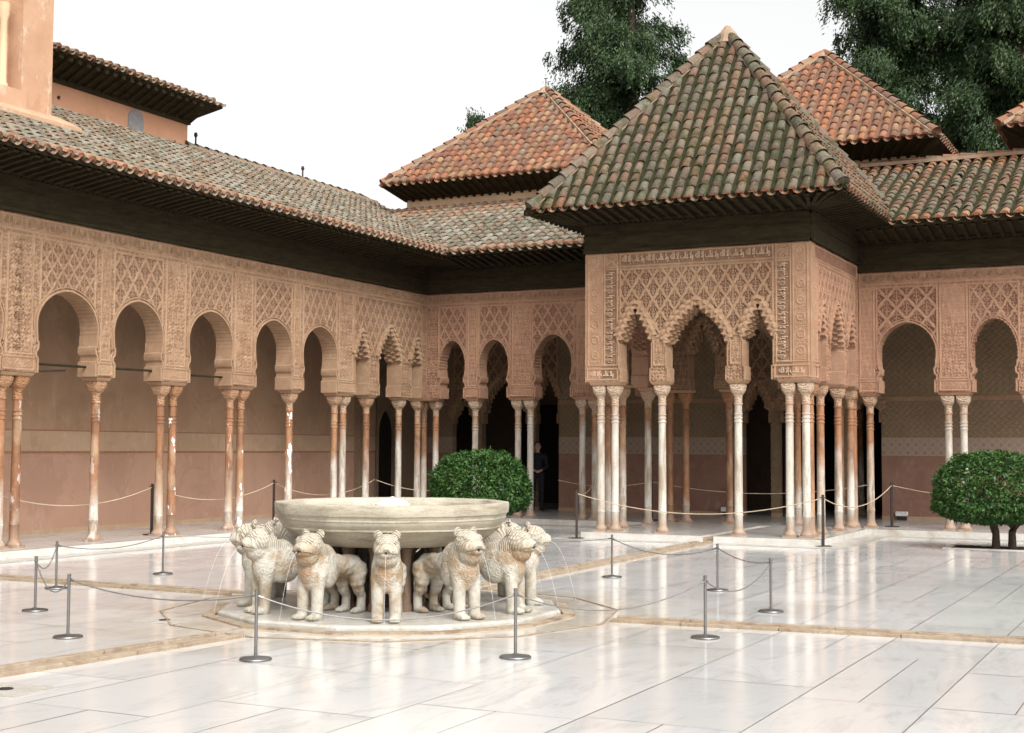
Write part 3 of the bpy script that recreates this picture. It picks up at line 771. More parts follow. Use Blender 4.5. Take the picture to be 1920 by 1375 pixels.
# border slabs at the foot of the step
m = MB(); m.box(.47, .98, 5, 28.04, .0025, .006); m.box(.98, 5.4, 27.55, 28.04, .0025, .006); m.box(10.9, 20, 27.55, 28.04, .0025, .006); m.box(5.42, 8.2, 23.8, 24.26, .0025, .006); m.box(8.52, 10.9, 23.8, 24.26, .0025, .006); m.box(10.42, 10.9, 24.26, 28.04, .0025, .006); m.box(5.42, 5.88, 24.26, 28.04, .0025, .006)
tag(m.build('border_paving', M['disc']), kind='structure')

# ------------------------------------------------------------------ side gallery (left)
ZF = .12; ZC, ZT = 2.82, 5.25
galA = empty('gallery', (0, 20, 0), label='long arcaded gallery on the left with rust-stained columns and a lichened tile roof', cat='gallery')
galA.location = (0, 0, 0)
pierA = [(12.15, 1), (13.95, 0), (15.77, 1), (17.64, 0), (19.40, 1), (21.35, 1), (23.09, 0), (24.87, 1)]
triA = [25.96, 27.33]
def hw(n): return .36 if n else .20
opsA, zonA = [], []
for (y0, n0), (y1, n1) in zip(pierA[:-1], pierA[1:]):
    a, b = y0+hw(n0), y1-hw(n1); c = (a+b)/2; w = (b-a)/2+.02
    opsA.append(dict(c=c, w=w-.02, zs=3.58, za=4.15, kind='round', flute=0))
    w = min(w, .60)
    zonA.append((c-w, c+w, 3.35, 4.93, 'lat', c, 2*w/(5 if len(opsA) % 2 else 4), (.32, .44, .36)[len(opsA) % 3]))
for a, b, za in ((25.20, 25.76, 4.12), (26.16, 27.10, 4.30), (27.56, 28.02, 4.12)):
    opsA.append(dict(c=(a+b)/2, w=(b-a)/2, zs=3.62, za=za, kind='muq'))
zonA.append((25.2, 28.05, 3.6, 4.93, 'lat', 26.6, .26, .42))
for y, n in pierA:
    h = hw(n)-.10
    if n: zonA.append((y-h, y+h, 3.10, 4.93, 'arab', .13, .012))
    else: zonA.append((y-.10, y+.10, 3.10, 4.93, 'arab', .09, .010))
    zonA.append((y-h-.05, y+h+.05, 2.86, 3.05, 'arab', .08, .008))
zonA.append((11.5, 28.28, 5.0, 5.22, 'scr2'))
U_A, N_A = (0, 1, 0), (1, 0, 0)
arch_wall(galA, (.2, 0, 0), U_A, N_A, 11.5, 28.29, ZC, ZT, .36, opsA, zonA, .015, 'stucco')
script_band(galA, (.2, 0, 0), U_A, N_A, 11.6, 28.2, 5.03, 5.19, .47, mat='stucco')
script_band(galA, (.2, 0, 0), U_A, N_A, 15.66, 15.86, 3.14, 4.9, .45, True, 'stucco')
stA = {12.15: (.5, .5), 13.95: (.5, .5), 15.77: (.45, .6), 17.64: (.42,), 19.40: (.38, .85), 21.35: (.42, .45), 23.09: (.30,), 24.87: (.34, .16)}
chA = {19.40: (0, .9), 21.35: (.25, .8), 23.09: (1.,), 17.64: (.25,), 15.77: (.2, .3)}
LBL = {(23.09, 0): 'column with large white patches where the rust has flaked away', (19.40, 1): 'dark orange column covered in flaking white spots', (17.64, 0): 'single column, orange above and pale below'}
for y, n in pierA:
    off = (-.165, .165) if n else (0,)
    for k, d in enumerate(off):
        column(galA, .02, y+d, ZC, stA[y][k]*1.25+.05, chA.get(y, (0, 0))[k], LBL.get((y, k)))
    impost(galA, .02-.14, .02+.14, y-(.31 if n else .14), y+(.31 if n else .14), ZC)
for y, s_ in ((25.96, .5), (27.33, .28)): column(galA, .02, y, ZC, s_); impost(galA, -.12, .16, y-.14, y+.14, ZC)
column(galA, .02, 28.18, ZC, .4); column(galA, .02, 28.48, ZC, .45); column(galA, .34, 28.48, ZC, .3); impost(galA, -.13, .46, 28.05, 28.60, ZC)
# tie rods
for i, (y0, y1, z) in enumerate(((15.9, 17.55, 2.97), (17.7, 19.2, 2.99), (19.6, 21.1, 2.97))):
    m = MB(); m.tube([(.0, y0, z), (.0, y1, z+.01)], .022, 6); m.box(-.05, .05, y1-.05, y1+.03, z-.05, z+.06); m.build('tie_rod', M['wood'], galA)
m = MB(); m.tube([(.0, 15.95, 2.83), (.0, 16.95, 2.90)], .018, 6); m.build('tie_rod', M['iron'], galA)
# rear wall of that gallery
def wallbands(parent, x, y0, y1, nx, bands_, th=.25):
    """vertical wall at x (normal +X when nx) or at y (normal -Y) built of stacked bands"""
    for z0, z1, mt, pr, nme in bands_:
        m = MB()
        if nx: m.box(x-th, x+pr, y0, y1, z0, z1)
        else: m.box(y0, y1, x-pr, x+th, z0, z1)
        m.build(nme, M[mt], parent)
wallbands(galA, -2.1, 5, 29.75, True, [(.12, .20, 'plaster_pale', .010, 'skirting'), (.20, 1.55, 'plaster_pink', 0, 'rear_wall'), (1.55, 1.59, 'red_line', .008, 'moulding'), (1.59, 1.95, 'plaster_pale', .003, 'plaster_band'), (1.95, 1.97, 'red_line', .006, 'moulding'), (1.97, 5.0, 'plaster_tan', 0, 'rear_wall')])
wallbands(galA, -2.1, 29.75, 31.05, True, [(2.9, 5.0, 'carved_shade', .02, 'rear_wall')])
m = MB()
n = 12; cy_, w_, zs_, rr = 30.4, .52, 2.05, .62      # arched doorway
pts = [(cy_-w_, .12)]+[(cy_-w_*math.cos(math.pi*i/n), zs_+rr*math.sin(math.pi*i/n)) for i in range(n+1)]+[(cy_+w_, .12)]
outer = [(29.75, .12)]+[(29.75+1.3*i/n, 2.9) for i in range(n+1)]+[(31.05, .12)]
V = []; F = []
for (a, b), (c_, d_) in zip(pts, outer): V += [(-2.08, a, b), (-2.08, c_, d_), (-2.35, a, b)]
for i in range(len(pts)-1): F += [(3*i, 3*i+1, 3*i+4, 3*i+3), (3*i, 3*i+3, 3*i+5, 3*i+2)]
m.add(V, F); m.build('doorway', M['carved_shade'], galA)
m = MB(); m.box(-2.5, -2.36, 29.7, 31.1, .12, 3.0); m.build('doorway_void', M['void'], galA)
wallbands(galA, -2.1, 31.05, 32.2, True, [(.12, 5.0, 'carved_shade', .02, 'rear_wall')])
m = MB(); m.box(-2.1, -1.95, 28.78, 29.05, .12, 5.0); m.build('pilaster', M['carved_shade'], galA)
m = MB(); m.box(-2.1, -.18, 5, 32, 4.86, 4.92)
for i in range(54): m.box(-2.1, -.18, 5+i*.5, 5.1+i*.5, 4.76, 4.858)
m.build('ceiling', M['wood'], galA)
m = MB(); m.box(-.16, .14, 11.5, 28.2, 5.3, 5.9); m.build('upper_wall', M['wood'], galA)
eave(galA, (.2, 5), (.2, 28.29), (1, 0), ZT, 5.87, 1.0, 6.0, mitre=(0, -1.0))
roof(galA, [(1.2, 8, 6.07), (1.2, 27.27, 6.07), (-2.72, 31.2, 7.83), (-3.9, 32.38, 8.37), (-3.9, 8, 8.37)][::1], 'tile_grey', 'mortar', .235, .33, seed=2, age=(.45, 1.2), fade=lambda t: .85 if t > .04 else .1)
ridge(galA, (-3.9, 24.5, 8.40), (-3.9, 32.4, 8.40), 'tile_grey', .11, .36, age=(.5, 1))
m = MB(); m.obox((1.0, 27.25, 6.02), (.32, .10, .0), (-.06, .16, 0), (0, 0, .02)); m.build('valley_gutter', M['steel'], galA)
for y in (24.9, 29.1):
    m = MB(); m.tube([(-3.95, y, 8.5), (-3.95, y, 8.78)], .02, 6); m.lathe([(.03, 8.70), (.045, 8.74), (.03, 8.80)], -3.95, y, 8); m.build('roof_finial', M['iron'], galA)

# ------------------------------------------------------------------ end gallery (facing the camera, on both sides of the pavilion)
galB = empty('gallery', (0, 0, 0), label='gallery across the end of the court, seen on both sides of the pavilion', cat='gallery')
YB = 28.29; U_B, N_B = (1, 0, 0), (0, -1, 0)
opsB = [dict(c=.87, w=.33, zs=3.55, za=4.15, kind='round', flute=.02), dict(c=1.95, w=.37, zs=3.55, za=4.15, kind='round'), dict(c=3.43, w=.46, zs=3.55, za=4.22, kind='round', flute=.02), dict(c=5.05, w=.40, zs=3.55, za=4.15, kind='round')]
zonB = [(.50, 1.24, 3.35, 4.93, 'lat', .87, .22, .36), (1.55, 2.35, 3.35, 4.93, 'lat', 1.95, .25, .42), (2.92, 3.94, 3.35, 4.93, 'lat', 3.43, .26, .40),
        (2.42, 2.86, 3.1, 4.93, 'arab', .12, .011), (4.02, 4.42, 3.1, 4.93, 'arab', .12, .011), (1.28, 1.50, 3.1, 4.93, 'arab', .09, .010), (.22, 5.86, 5.0, 5.22, 'scr2'),
        (1.22, 1.54, 2.86, 3.05, 'arab', .08, .008), (2.38, 2.92, 2.86, 3.05, 'arab', .08, .008)]
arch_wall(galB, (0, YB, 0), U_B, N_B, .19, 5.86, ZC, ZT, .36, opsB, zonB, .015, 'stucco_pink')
script_band(galB, (0, YB, 0), U_B, N_B, .25, 5.8, 5.03, 5.19, .47, mat='stucco')
opsC = [dict(c=11.17, w=.56, zs=3.60, za=4.22, kind='round'), dict(c=12.83, w=.42, zs=3.55, za=4.24, kind='round', flute=.022), dict(c=14.06, w=.42, zs=3.55, za=4.2, kind='round'), dict(c=15.3, w=.42, zs=3.55, za=4.2, kind='round')]
zonC = [(10.58, 11.76, 3.4, 4.93, 'lat', 11.17, .39, .44), (12.38, 13.28, 3.4, 4.93, 'lat', 12.83, .25, .40), (13.6, 14.5, 3.4, 4.93, 'lat', 14.05, .3, .45), (14.86, 15.74, 3.4, 4.93, 'lat', 15.3, .3, .45),
        (11.82, 12.33, 3.1, 4.93, 'arab', .11, .011), (10.24, 10.53, 3.1, 4.93, 'arab', .09, .006), (10.24, 15.8, 5.0, 5.22, 'scr2'), (11.80, 12.36, 2.86, 3.05, 'arab', .08, .008), (10.24, 10.58, 2.86, 3.05, 'arab', .08, .008)]
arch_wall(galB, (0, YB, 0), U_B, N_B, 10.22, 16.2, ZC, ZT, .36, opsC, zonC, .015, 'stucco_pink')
script_band(galB, (0, YB, 0), U_B, N_B, 10.3, 16.1, 5.03, 5.19, .47, mat='stucco')
YC = 28.47
for x, s_ in ((1.39, .14), (2.49, .13), (2.80, .12), (4.08, .16), (4.38, .3), (11.93, .12), (12.22, .10), (13.44, .2), (14.68, .2), (10.40, .40)): column(galB, x, YC, ZC, s_)
for a, b in ((1.39, 1.39), (2.49, 2.80), (4.08, 4.38), (11.93, 12.22), (13.44, 13.44), (14.68, 14.68), (10.40, 10.40)): impost(galB, a-.14, b+.14, YC-.14, YC+.14, ZC, 'stucco_pink')
YR = 32.0
seg = [(-2.3, -1.15), (-.5, -.28), (1.05, 1.25), (1.9, 6.69), (7.35, 7.55), (9.05, 9.25), (9.9, 20)]
for a, b in seg:
    big = b-a > .5; pr = .0 if big else .03
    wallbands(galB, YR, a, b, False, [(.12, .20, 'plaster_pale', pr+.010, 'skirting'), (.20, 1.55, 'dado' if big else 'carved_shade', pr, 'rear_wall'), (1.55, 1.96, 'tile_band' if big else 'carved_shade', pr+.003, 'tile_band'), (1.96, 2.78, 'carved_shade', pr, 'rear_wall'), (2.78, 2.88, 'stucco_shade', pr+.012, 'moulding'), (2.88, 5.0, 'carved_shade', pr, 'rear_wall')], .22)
opR = [dict(c=-.825, w=.31, zs=2.5, za=3.0, kind='muq'), dict(c=.385, w=.64, zs=2.6, za=3.55, kind='muq'), dict(c=1.575, w=.31, zs=2.95, za=3.62, kind='muq')]
opR2 = [dict(c=7.02, w=.31, zs=2.6, za=3.2, kind='muq'), dict(c=8.30, w=.73, zs=2.6, za=3.6, kind='muq'), dict(c=9.575, w=.31, zs=2.6, za=3.2, kind='muq')]
for ops_, a, b in ((opR, -1.15, 1.9), (opR2, 6.69, 9.9)):
    arch_wall(galB, (0, YR-.03, 0), U_B, N_B, a, b, 2.3, 4.98, .25, ops_, [(a+.05, b-.05, 3.3, 4.8, 'lat', a, .3, .45)], .02, 'stucco_shade', name='inner_arch_wall')
m = MB(); m.box(-2.2, 16.5, 28.66, 32, 4.90, 4.96)
for i in range(37): m.box(-2.2+i*.5, -2.1+i*.5, 28.66, 32, 4.80, 4.898)
m.build('ceiling', M['wood'], galB)
m = MB(); m.box(.3, 5.86, 28.35, 28.62, 5.3, 5.9); m.box(10.22, 16.5, 28.35, 28.62, 5.3, 5.9); m.build('upper_wall', M['wood'], galB)
eave(galB, (.2, YB), (5.86, YB), (0, -1), ZT, 5.87, 1.0, 6.0, mitre=(-1.0, 0)); eave(galB, (10.22, YB), (16.5, YB), (0, -1), ZT, 5.87, 1.0, 6.02)
roof(galB, [(1.2, 27.29, 6.07), (5.2, 27.29, 6.07), (6.6, 31.2, 7.87), (-2.72, 31.2, 7.87)], 'tile_grey', 'mortar', .235, .31, seed=5, fade=lambda t: .95-1.5*max(0, t-.72)/.28 if t > .06 else .2, name='tiled_roof')
roof(galB, [(11.0, 27.29, 6.10), (17, 27.29, 6.10), (17, 31.2, 7.95), (9.7, 31.2, 7.95)], 'tile_moss', 'trough_moss', .24, .27, seed=6, fade=lambda t: .9-1.2*max(0, t-.8)/.2 if t > .05 else .1)
ridge(galB, (-2.4, 31.15, 7.74), (6.6, 31.15, 7.88), 'tile_red', .10, .36, age=(0, .4)); ridge(galB, (9.7, 31.15, 8.0), (17, 31.15, 8.0), 'tile_red', .10, .36, age=(0, .4))
for x, z in ((5.19, .0), (9.35, .0)):
    pass
# dim halls behind the openings
hall = empty('hall_interior', (0, 0, 0), label='dim inner hall with bare walls seen through the dark doorways behind the columns', cat='hall')
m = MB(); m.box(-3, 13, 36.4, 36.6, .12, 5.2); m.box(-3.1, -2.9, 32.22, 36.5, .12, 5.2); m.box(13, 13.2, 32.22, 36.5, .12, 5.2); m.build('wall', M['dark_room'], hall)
m = MB(); m.box(-3, 13, 32.22, 36.5, 5.1, 5.2); m.build('ceiling', M['wood'], hall)
for x0_, x1_ in ((-1.4, 2.0), (6.9, 9.6)): m = MB(); m.box(x0_, x1_, 36.25, 36.39, .12, 2.9); m.build('doorway_void', M['void'], hall)  # near-black sheets on the far wall, painted darkness behind the openings
for x in (7.6, 8.95, -.3): column(hall, x, 34.2, 3.1, .5)

# ------------------------------------------------------------------ pavilion
pav = empty('pavilion', (0, 0, 0), label='projecting square pavilion with stalactite arches, white columns and a steep mossy pyramid roof', cat='pavilion')
PX0, PX1, PY = 5.86, 10.22, 24.5; PC, PT = 2.94, 5.40
opsP = [dict(c=6.885, w=.32, zs=3.74, za=4.36, kind='muq'), dict(c=8.09, w=.585, zs=3.66, za=4.38, kind='muq'), dict(c=9.255, w=.275, zs=3.74, za=4.36, kind='muq')]
zonP = [(6.57, 9.53, 3.62, 5.07, 'lat', 6.67, .282, .43), (6.57, 9.53, 5.13, 5.37, 'scr'), (6.25, 6.51, 3.26, 5.08, 'scr'), (9.59, 9.85, 3.26, 5.08, 'scr'), (6.25, 6.51, 5.13, 5.37, 'round', .24), (9.59, 9.85, 5.13, 5.37, 'round', .24),
        (5.92, 6.20, 3.26, 5.37, 'round', .30), (9.90, 10.17, 3.26, 5.37, 'round', .30), (5.90, 6.52, 2.98, 3.19, 'scr'), (9.56, 10.18, 2.98, 3.19, 'scr'), (7.25, 7.45, 3.24, 3.78, 'arab', .09, .010), (8.74, 8.93, 3.24, 3.78, 'arab', .09, .010)]
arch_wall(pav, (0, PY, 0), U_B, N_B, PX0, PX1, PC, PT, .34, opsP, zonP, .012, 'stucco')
FO = (0, PY, 0)
script_band(pav, FO, U_B, N_B, 6.6, 9.5, 5.16, 5.34, .48); script_band(pav, FO, U_B, N_B, 6.28, 6.48, 3.29, 5.05, .44, True); script_band(pav, FO, U_B, N_B, 9.62, 9.82, 3.29, 5.05, .44, True)
script_band(pav, FO, U_B, N_B, 5.96, 6.46, 3.01, 3.16, .5); script_band(pav, FO, U_B, N_B, 9.62, 10.12, 3.01, 3.16, .5)
opsS = [dict(c=25.32, w=.24, zs=3.74, za=4.30, kind='muq'), dict(c=26.43, w=.54, zs=3.66, za=4.38, kind='muq'), dict(c=27.62, w=.32, zs=3.74, za=4.30, kind='muq')]
zonS = [(25.08, 27.98, 3.62, 5.07, 'lat', 25.1, .282, .43), (24.6, 28.2, 5.13, 5.37, 'scr'), (24.62, 24.98, 3.26, 5.08, 'round', .3), (24.55, 25.0, 2.98, 3.19, 'scr')]
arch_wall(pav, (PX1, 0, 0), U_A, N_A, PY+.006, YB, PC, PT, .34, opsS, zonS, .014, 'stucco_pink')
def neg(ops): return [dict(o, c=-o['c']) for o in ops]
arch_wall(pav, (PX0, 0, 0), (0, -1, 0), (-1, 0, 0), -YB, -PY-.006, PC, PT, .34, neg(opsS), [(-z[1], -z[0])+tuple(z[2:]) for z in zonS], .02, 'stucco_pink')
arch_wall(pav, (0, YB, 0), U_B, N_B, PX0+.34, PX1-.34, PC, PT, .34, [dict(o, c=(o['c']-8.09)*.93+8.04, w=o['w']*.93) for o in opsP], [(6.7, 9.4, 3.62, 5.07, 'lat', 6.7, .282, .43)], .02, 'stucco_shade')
YP = PY+.17; XR, XL = PX1-.15, PX0+.26
for x, y, s_ in ((6.12, YP, .10), (6.41, YP, .13), (7.36, YP, .11), (8.83, YP, .10), (9.78, YP, .14), (XR+.01, YP, .13)): column(pav, x, y, PC, s_)
for x, y, s_ in ((XL, 24.98, .5), (XL, 25.77, .40), (XL, 27.18, .28), (XL+.02, 28.45, .9), (6.5, 28.45, .75), (7.46, 28.45, .8), (8.92, 28.45, .6), (9.80, 28.45, .8),
                 (XR, 24.98, .7), (XR, 25.74, .45), (XR, 27.12, .38), (XR, 28.16, .45), (XR, 28.45, .6)): column(pav, x, y, PC, s_)
I_ = 'stucco'
for a in ((5.98, 6.55, YP-.14, YP+.14), (7.22, 7.50, YP-.14, YP+.14), (8.69, 8.97, YP-.14, YP+.14), (9.64, 10.22, YP-.14, YP+.14)): impost(pav, *a, PC, I_)
for a in ((XL-.14, XL+.14, YP+.19, 25.12), (XL-.14, XL+.14, 25.63, 25.91), (XL-.14, XL+.14, 27.04, 27.32), (XL-.14, 6.64, 28.31, 28.59), (7.32, 7.60, 28.31, 28.59), (8.78, 9.06, 28.31, 28.59),
          (XR-.14, XR+.14, YP+.19, 25.12), (XR-.14, XR+.14, 25.60, 25.88), (XR-.14, XR+.14, 26.98, 27.26), (9.66, XR+.14, 28.02, 28.59)): impost(pav, *a, PC, 'stucco_pink')
m = MB(); m.box(PX0+.3, PX1-.3, PY+.3, 28.6, 5.05, 5.10); m.build('ceiling', M['wood'], pav)
m = MB(); m.box(PX0+.05, PX1-.05, PY+.05, 28.4, 5.42, 6.1); m.build('upper_wall', M['wood'], pav)
PE = 6.18
eave(pav, (PX0, PY), (PX1, PY), (0, -1), PT, 6.02, 1.0, PE-.05, mitre=(.80, .84)); eave(pav, (PX1, PY), (PX1, YB+.2), (1, 0), PT, 6.02, .86, PE-.05, mitre=(1., 0)); eave(pav, (PX0, YB), (PX0, PY), (-1, 0), PT, 6.02, .8, PE-.05, mitre=(0, 1.))
e0, e1, f0, f1, AP = 5.18, 11.02, 23.50, 29.40, (8.09, 26.45, 9.95)
roof(pav, [(e0, f0, PE), (e1, f0, PE), AP], 'tile_moss', 'trough_moss', .232, .27, seed=8, age=(.3, 1.1), fade=lambda t: .95 if t > .03 else .3)
roof(pav, [(e1, f0, PE), (e1, f1, PE), AP], 'tile_moss', 'trough_moss', .232, .27, seed=9, age=(.3, 1.1)); roof(pav, [(e0, f1, PE), (e0, f0, PE), AP], 'tile_moss', 'trough_moss', .232, .27, seed=10, age=(.3, 1.1), endcap=False)
roof(pav, [(e1, f1, PE), (e0, f1, PE), AP], 'tile_moss', 'trough_moss', .24, .4, seed=12, endcap=False)
for k, (x, y) in enumerate(((e0, f0), (e1, f0), (e1, f1), (e0, f1))): ridge(pav, (x, y, PE+.03), (AP[0], AP[1], AP[2]+.02), 'tile_moss', .12, .30, seed=20+k, age=(.7, 1.1), mw=.10)
m = MB(); m.lathe([(.30, 9.72), (.20, 9.92), (.05, 10.10), (.0, 10.12)], AP[0], AP[1], 8); m.build('roof_cap', M['mortar'], pav)

# ------------------------------------------------------------------ halls with pyramid roofs behind
def hall_block(label, x0, x1, yw, zw, ex0, ex1, ey, ze, cy, za, cx=None, seed=30, wmat='plaster_cream'):
    h = empty('hall_building', (0, 0, 0), label=label, cat='building', group='pyramid roofed halls behind the court')
    yb = 2*cy-ey; cx = cx or (ex0+ex1)/2
    m = MB(); m.box(x0, x1, yw, yb-.7, 5.3, zw+.3); m.build('wall', M[wmat], h)
    m = MB(); m.add([(x0-.02, yw-.02, zw), (x1+.02, yw-.02, zw), (x1+.02, yb-.65, zw), (x0-.02, yb-.65, zw), (ex0, ey, ze), (ex1, ey, ze), (ex1, yb, ze), (ex0, yb, ze)], [(0, 1, 5, 4), (1, 2, 6, 5), (2, 3, 7, 6), (3, 0, 4, 7), (4, 5, 6, 7)])
    n = int((ex1-ex0)/.24)
    for i in range(n+1):
        f = i/n; X0 = x0+(x1-x0)*f; X1_ = ex0+(ex1-ex0)*f; m.obox((X0-.03, yw-.02, zw-.05), (.06, 0, 0), (X1_-X0, ey-yw+.02, ze-zw), (0, 0, .05))
    m.build('eave', M['wood'], h)
    ap = (cx, cy, za); ze2 = ze+.04
    for i, q in enumerate((((ex0, ey), (ex1, ey)), ((ex1, ey), (ex1, yb)), ((ex0, yb), (ex0, ey)), ((ex1, yb), (ex0, yb)))):
        roof(h, [(*q[0], ze2), (*q[1], ze2), ap], 'tile_red', 'trough_red', .235, .28, seed=seed+i, age=(-.1, .45), endcap=(i < 2))
    for k, (x, y) in enumerate(((ex0, ey), (ex1, ey), (ex1, yb), (ex0, yb))): ridge(h, (x, y, ze2+.02), (ap[0], ap[1], za+.03), 'tile_red', .11, .34, seed=seed+9+k, age=(0, .6), mw=.14)
    m = MB(); m.lathe([(.34, za-.14), (.16, za+.02), (.05, za+.10), (0, za+.12)], cx, cy, 8); m.build('roof_cap', M['mortar'], h)
    return h
h2 = hall_block('building with a bright terracotta pyramid roof and pale wall left of the pavilion roof', -2.12, 2.9+.8, 31.2, 8.12, -2.42, 3.95, 30.50, 8.42, 33.8, 11.35, .66, 30)
m = MB(); m.tube([(.66, 33.8, 11.4), (.66, 33.8, 11.68)], .012, 6); m.box(.61, .71, 33.79, 33.81, 11.66, 11.68); m.build('weather_vane', M['iron'], h2)
h3 = hall_block('building with a terracotta pyramid roof directly behind the mossy pavilion roof', 5.6, 10.9, 31.2, 8.16, 5.0, 11.42, 30.50, 8.42, 33.8, 11.42, 8.24, 50)
h4 = hall_block('building at the right edge, only the corner of its terracotta eave in view', 13.4, 18.3, 31.2, 8.16, 12.72, 19, 30.45, 8.46, 33.8, 11.3, None, 70)
m = MB(); m.box(10.28, 10.32, 31.14, 31.2, 8.02, 8.14); m.build('wall_vent', M['iron'], h3)
m = MB(); m.box(.88, .92, 31.14, 31.2, 8.02, 8.14); m.build('wall_vent', M['iron'], h2)

# ------------------------------------------------------------------ upper storey block and mirador tower on the left
ub = empty('upper_storey', (0, 0, 0), label='orange rendered upper storey with a deep wooden eave above the left gallery roof', cat='building')
UX, UY1 = -3.9, 24.55
m = MB(); m.box(-9, UX, 12, UY1, 6.5, 9.1); m.build('wall', M['plaster_orange'], ub)
m = MB()
ex = UX+.62; ez = 9.30
m.add([(UX-.05, 12, 8.98), (UX+.01, UY1+.01, 8.98), (-9, UY1+.01, 8.98), (ex, 12, ez), (ex, UY1+.45, ez), (-9, UY1+.45, ez), (ex, 12, ez+.06), (ex, UY1+.45, ez+.06), (-9, UY1+.45, ez+.06)],
      [(0, 3, 4, 1), (1, 4, 5, 2), (3, 6, 7, 4), (4, 7, 8, 5)]); m.build('soffit', M['wood'], ub)
m = MB(); m.box(UX-.1, UX+.05, 12, UY1+.05, 8.90, 9.0); m.build('frieze', M['wood'], ub)
m = MB()
for i in range(42):
    y = 14+i*.25; m.obox((UX, y, 8.93), (ex-UX-.02, 0, ez-8.98), (0, .09, 0), (0, 0, .06)); m.box(ex-.10, ex-.01, y-.01, y+.10, ez-.1, ez-.02)
for i in range(10): m.obox((UX+.01-i*.4, UY1, 8.93), (0, .42, ez-8.98), (.09, 0, 0), (0, 0, .06))
m.build('rafters', M['wood'], ub)
roof(ub, [(ex, 12, ez+.07), (ex, UY1+.45, ez+.07), (ex-2.6, UY1-2.1, ez+.75), (ex-2.6, 12, ez+.75)], 'tile_grey', 'mortar', .235, .33, seed=91, age=(.5, 1.1))
m = MB()
w_, zz0, zz1 = .24, 8.22, 8.66; cyw = 22.85
pts = [(cyw-w_, zz0), (cyw+w_, zz0)]+[(cyw+w_*math.cos(math.pi*i/10), zz1+w_*math.sin(math.pi*i/10)*.9) for i in range(11)]
m.add([(UX+.02, a, b) for a, b in pts]+[(UX-.02, a, b) for a, b in pts], [tuple(range(len(pts)))]+[(i, (i+1) % len(pts), (i+1) % len(pts)+len(pts), i+len(pts)) for i in range(len(pts))])
m.build('window_shutter', M['grey_pane'], ub)
for y, z in ((20.6, 8.62), (24.1, 8.42)):
    m = MB(); m.tube([(UX+.0, y, z), (UX+.03, y, z)], .035, 8); m.build('wall_vent', M['iron'], ub)
mi = empty('mirador_tower', (0, 0, 0), label='tall pale orange mirador tower with weathered base at the top left edge', cat='tower')
TX, TY = -1.5, 18.02
m = MB(); m.box(TX-1.4, TX, 17.32, TY, 6.6, 12.5); m.build('corner_pier', M['mirador'], mi)
m = MB(); m.box(TX-1.4, TX-.33, 13, 17.32, 7.7, 12.5); m.build('wall', M['mirador'], mi)
m = MB(); m.box(TX-1.4, TX+.10, 13, 17.36, 6.6, 7.70); m.obox((TX-.05, 13, 7.05), (0, 5.25, 0), (.55, 0, -.26), (0, 0, .42)); m.obox((TX-.1, 17.3, 7.17), (0, .80, 0), (.30, 0, -.14), (0, 0, .24)); m.build('plinth', M['mirador'], mi)
m = MB(); m.box(TX-.4, TX-.31, 15.5, 17.0, 7.9, 9.3)
m.add([(TX-.31, 16.3+.68*math.cos(math.pi*i/12), 9.3+.8*math.sin(math.pi*i/12)) for i in range(13)], [tuple(range(13))]); m.build('arched_window', M['carved_shade'], mi)
m = MB(); m.lathe([(.09, 7.7), (.10, 7.8), (.07, 7.85), (.065, 8.9), (.10, 9.0), (.11, 9.2)], TX-.2, 17.08, 12); m.build('column', M['plaster_cream'], mi, True)

# ------------------------------------------------------------------ fountain
DZ = .06
fo = empty('fountain', (CX, CY, 0), label='marble fountain, a wide twelve-sided basin carried by the ring of stone lions', cat='fountain')
m = MB(); m.lathe([(1.78, 0), (1.78, .042), (1.765, .054), (1.74, DZ)], n=12, ph=R_(15)); m.build('plinth', M['disc'], fo, False, .006)
m = MB(); m.lathe([(1.93, .0), (1.93, .018), (1.81, .018)], n=12, cap=False, ph=R_(15)); m.build('plinth_edge', M['kerb'], fo)
m = MB(); m.lathe([(.30, DZ), (.30, .10), (.235, .13), (.225, .55), (.26, .62), (.40, .72)], n=20); m.build('pedestal', M['basin_dark'], fo, True)
for k in range(12):
    a = R_(30*k+15); m = MB(); m.lathe([(.07, DZ), (.07, .12), (.055, .14), (.055, .62), (.085, .72)], .60*math.cos(a), .60*math.sin(a), 12); m.build('support', M['basin_dark'], fo, True)
m = MB()
pr = [(.5, .70), (.82, .700), (.90, .715), (.97, .745), (1.06, .795), (1.125, .85), (1.150, .872), (1.156, .874), (1.157, .886), (1.153, .890), (1.178, .925), (1.196, .955), (1.196, .965), (1.206, .968), (1.207, .980), (1.202, .984), (1.216, 1.015), (1.228, 1.020), (1.233, 1.03), (1.238, 1.11), (1.234, 1.125), (1.222, 1.132), (1.135, 1.130), (1.12, 1.12), (1.09, 1.02), (.9, .92), (.2, .90)]
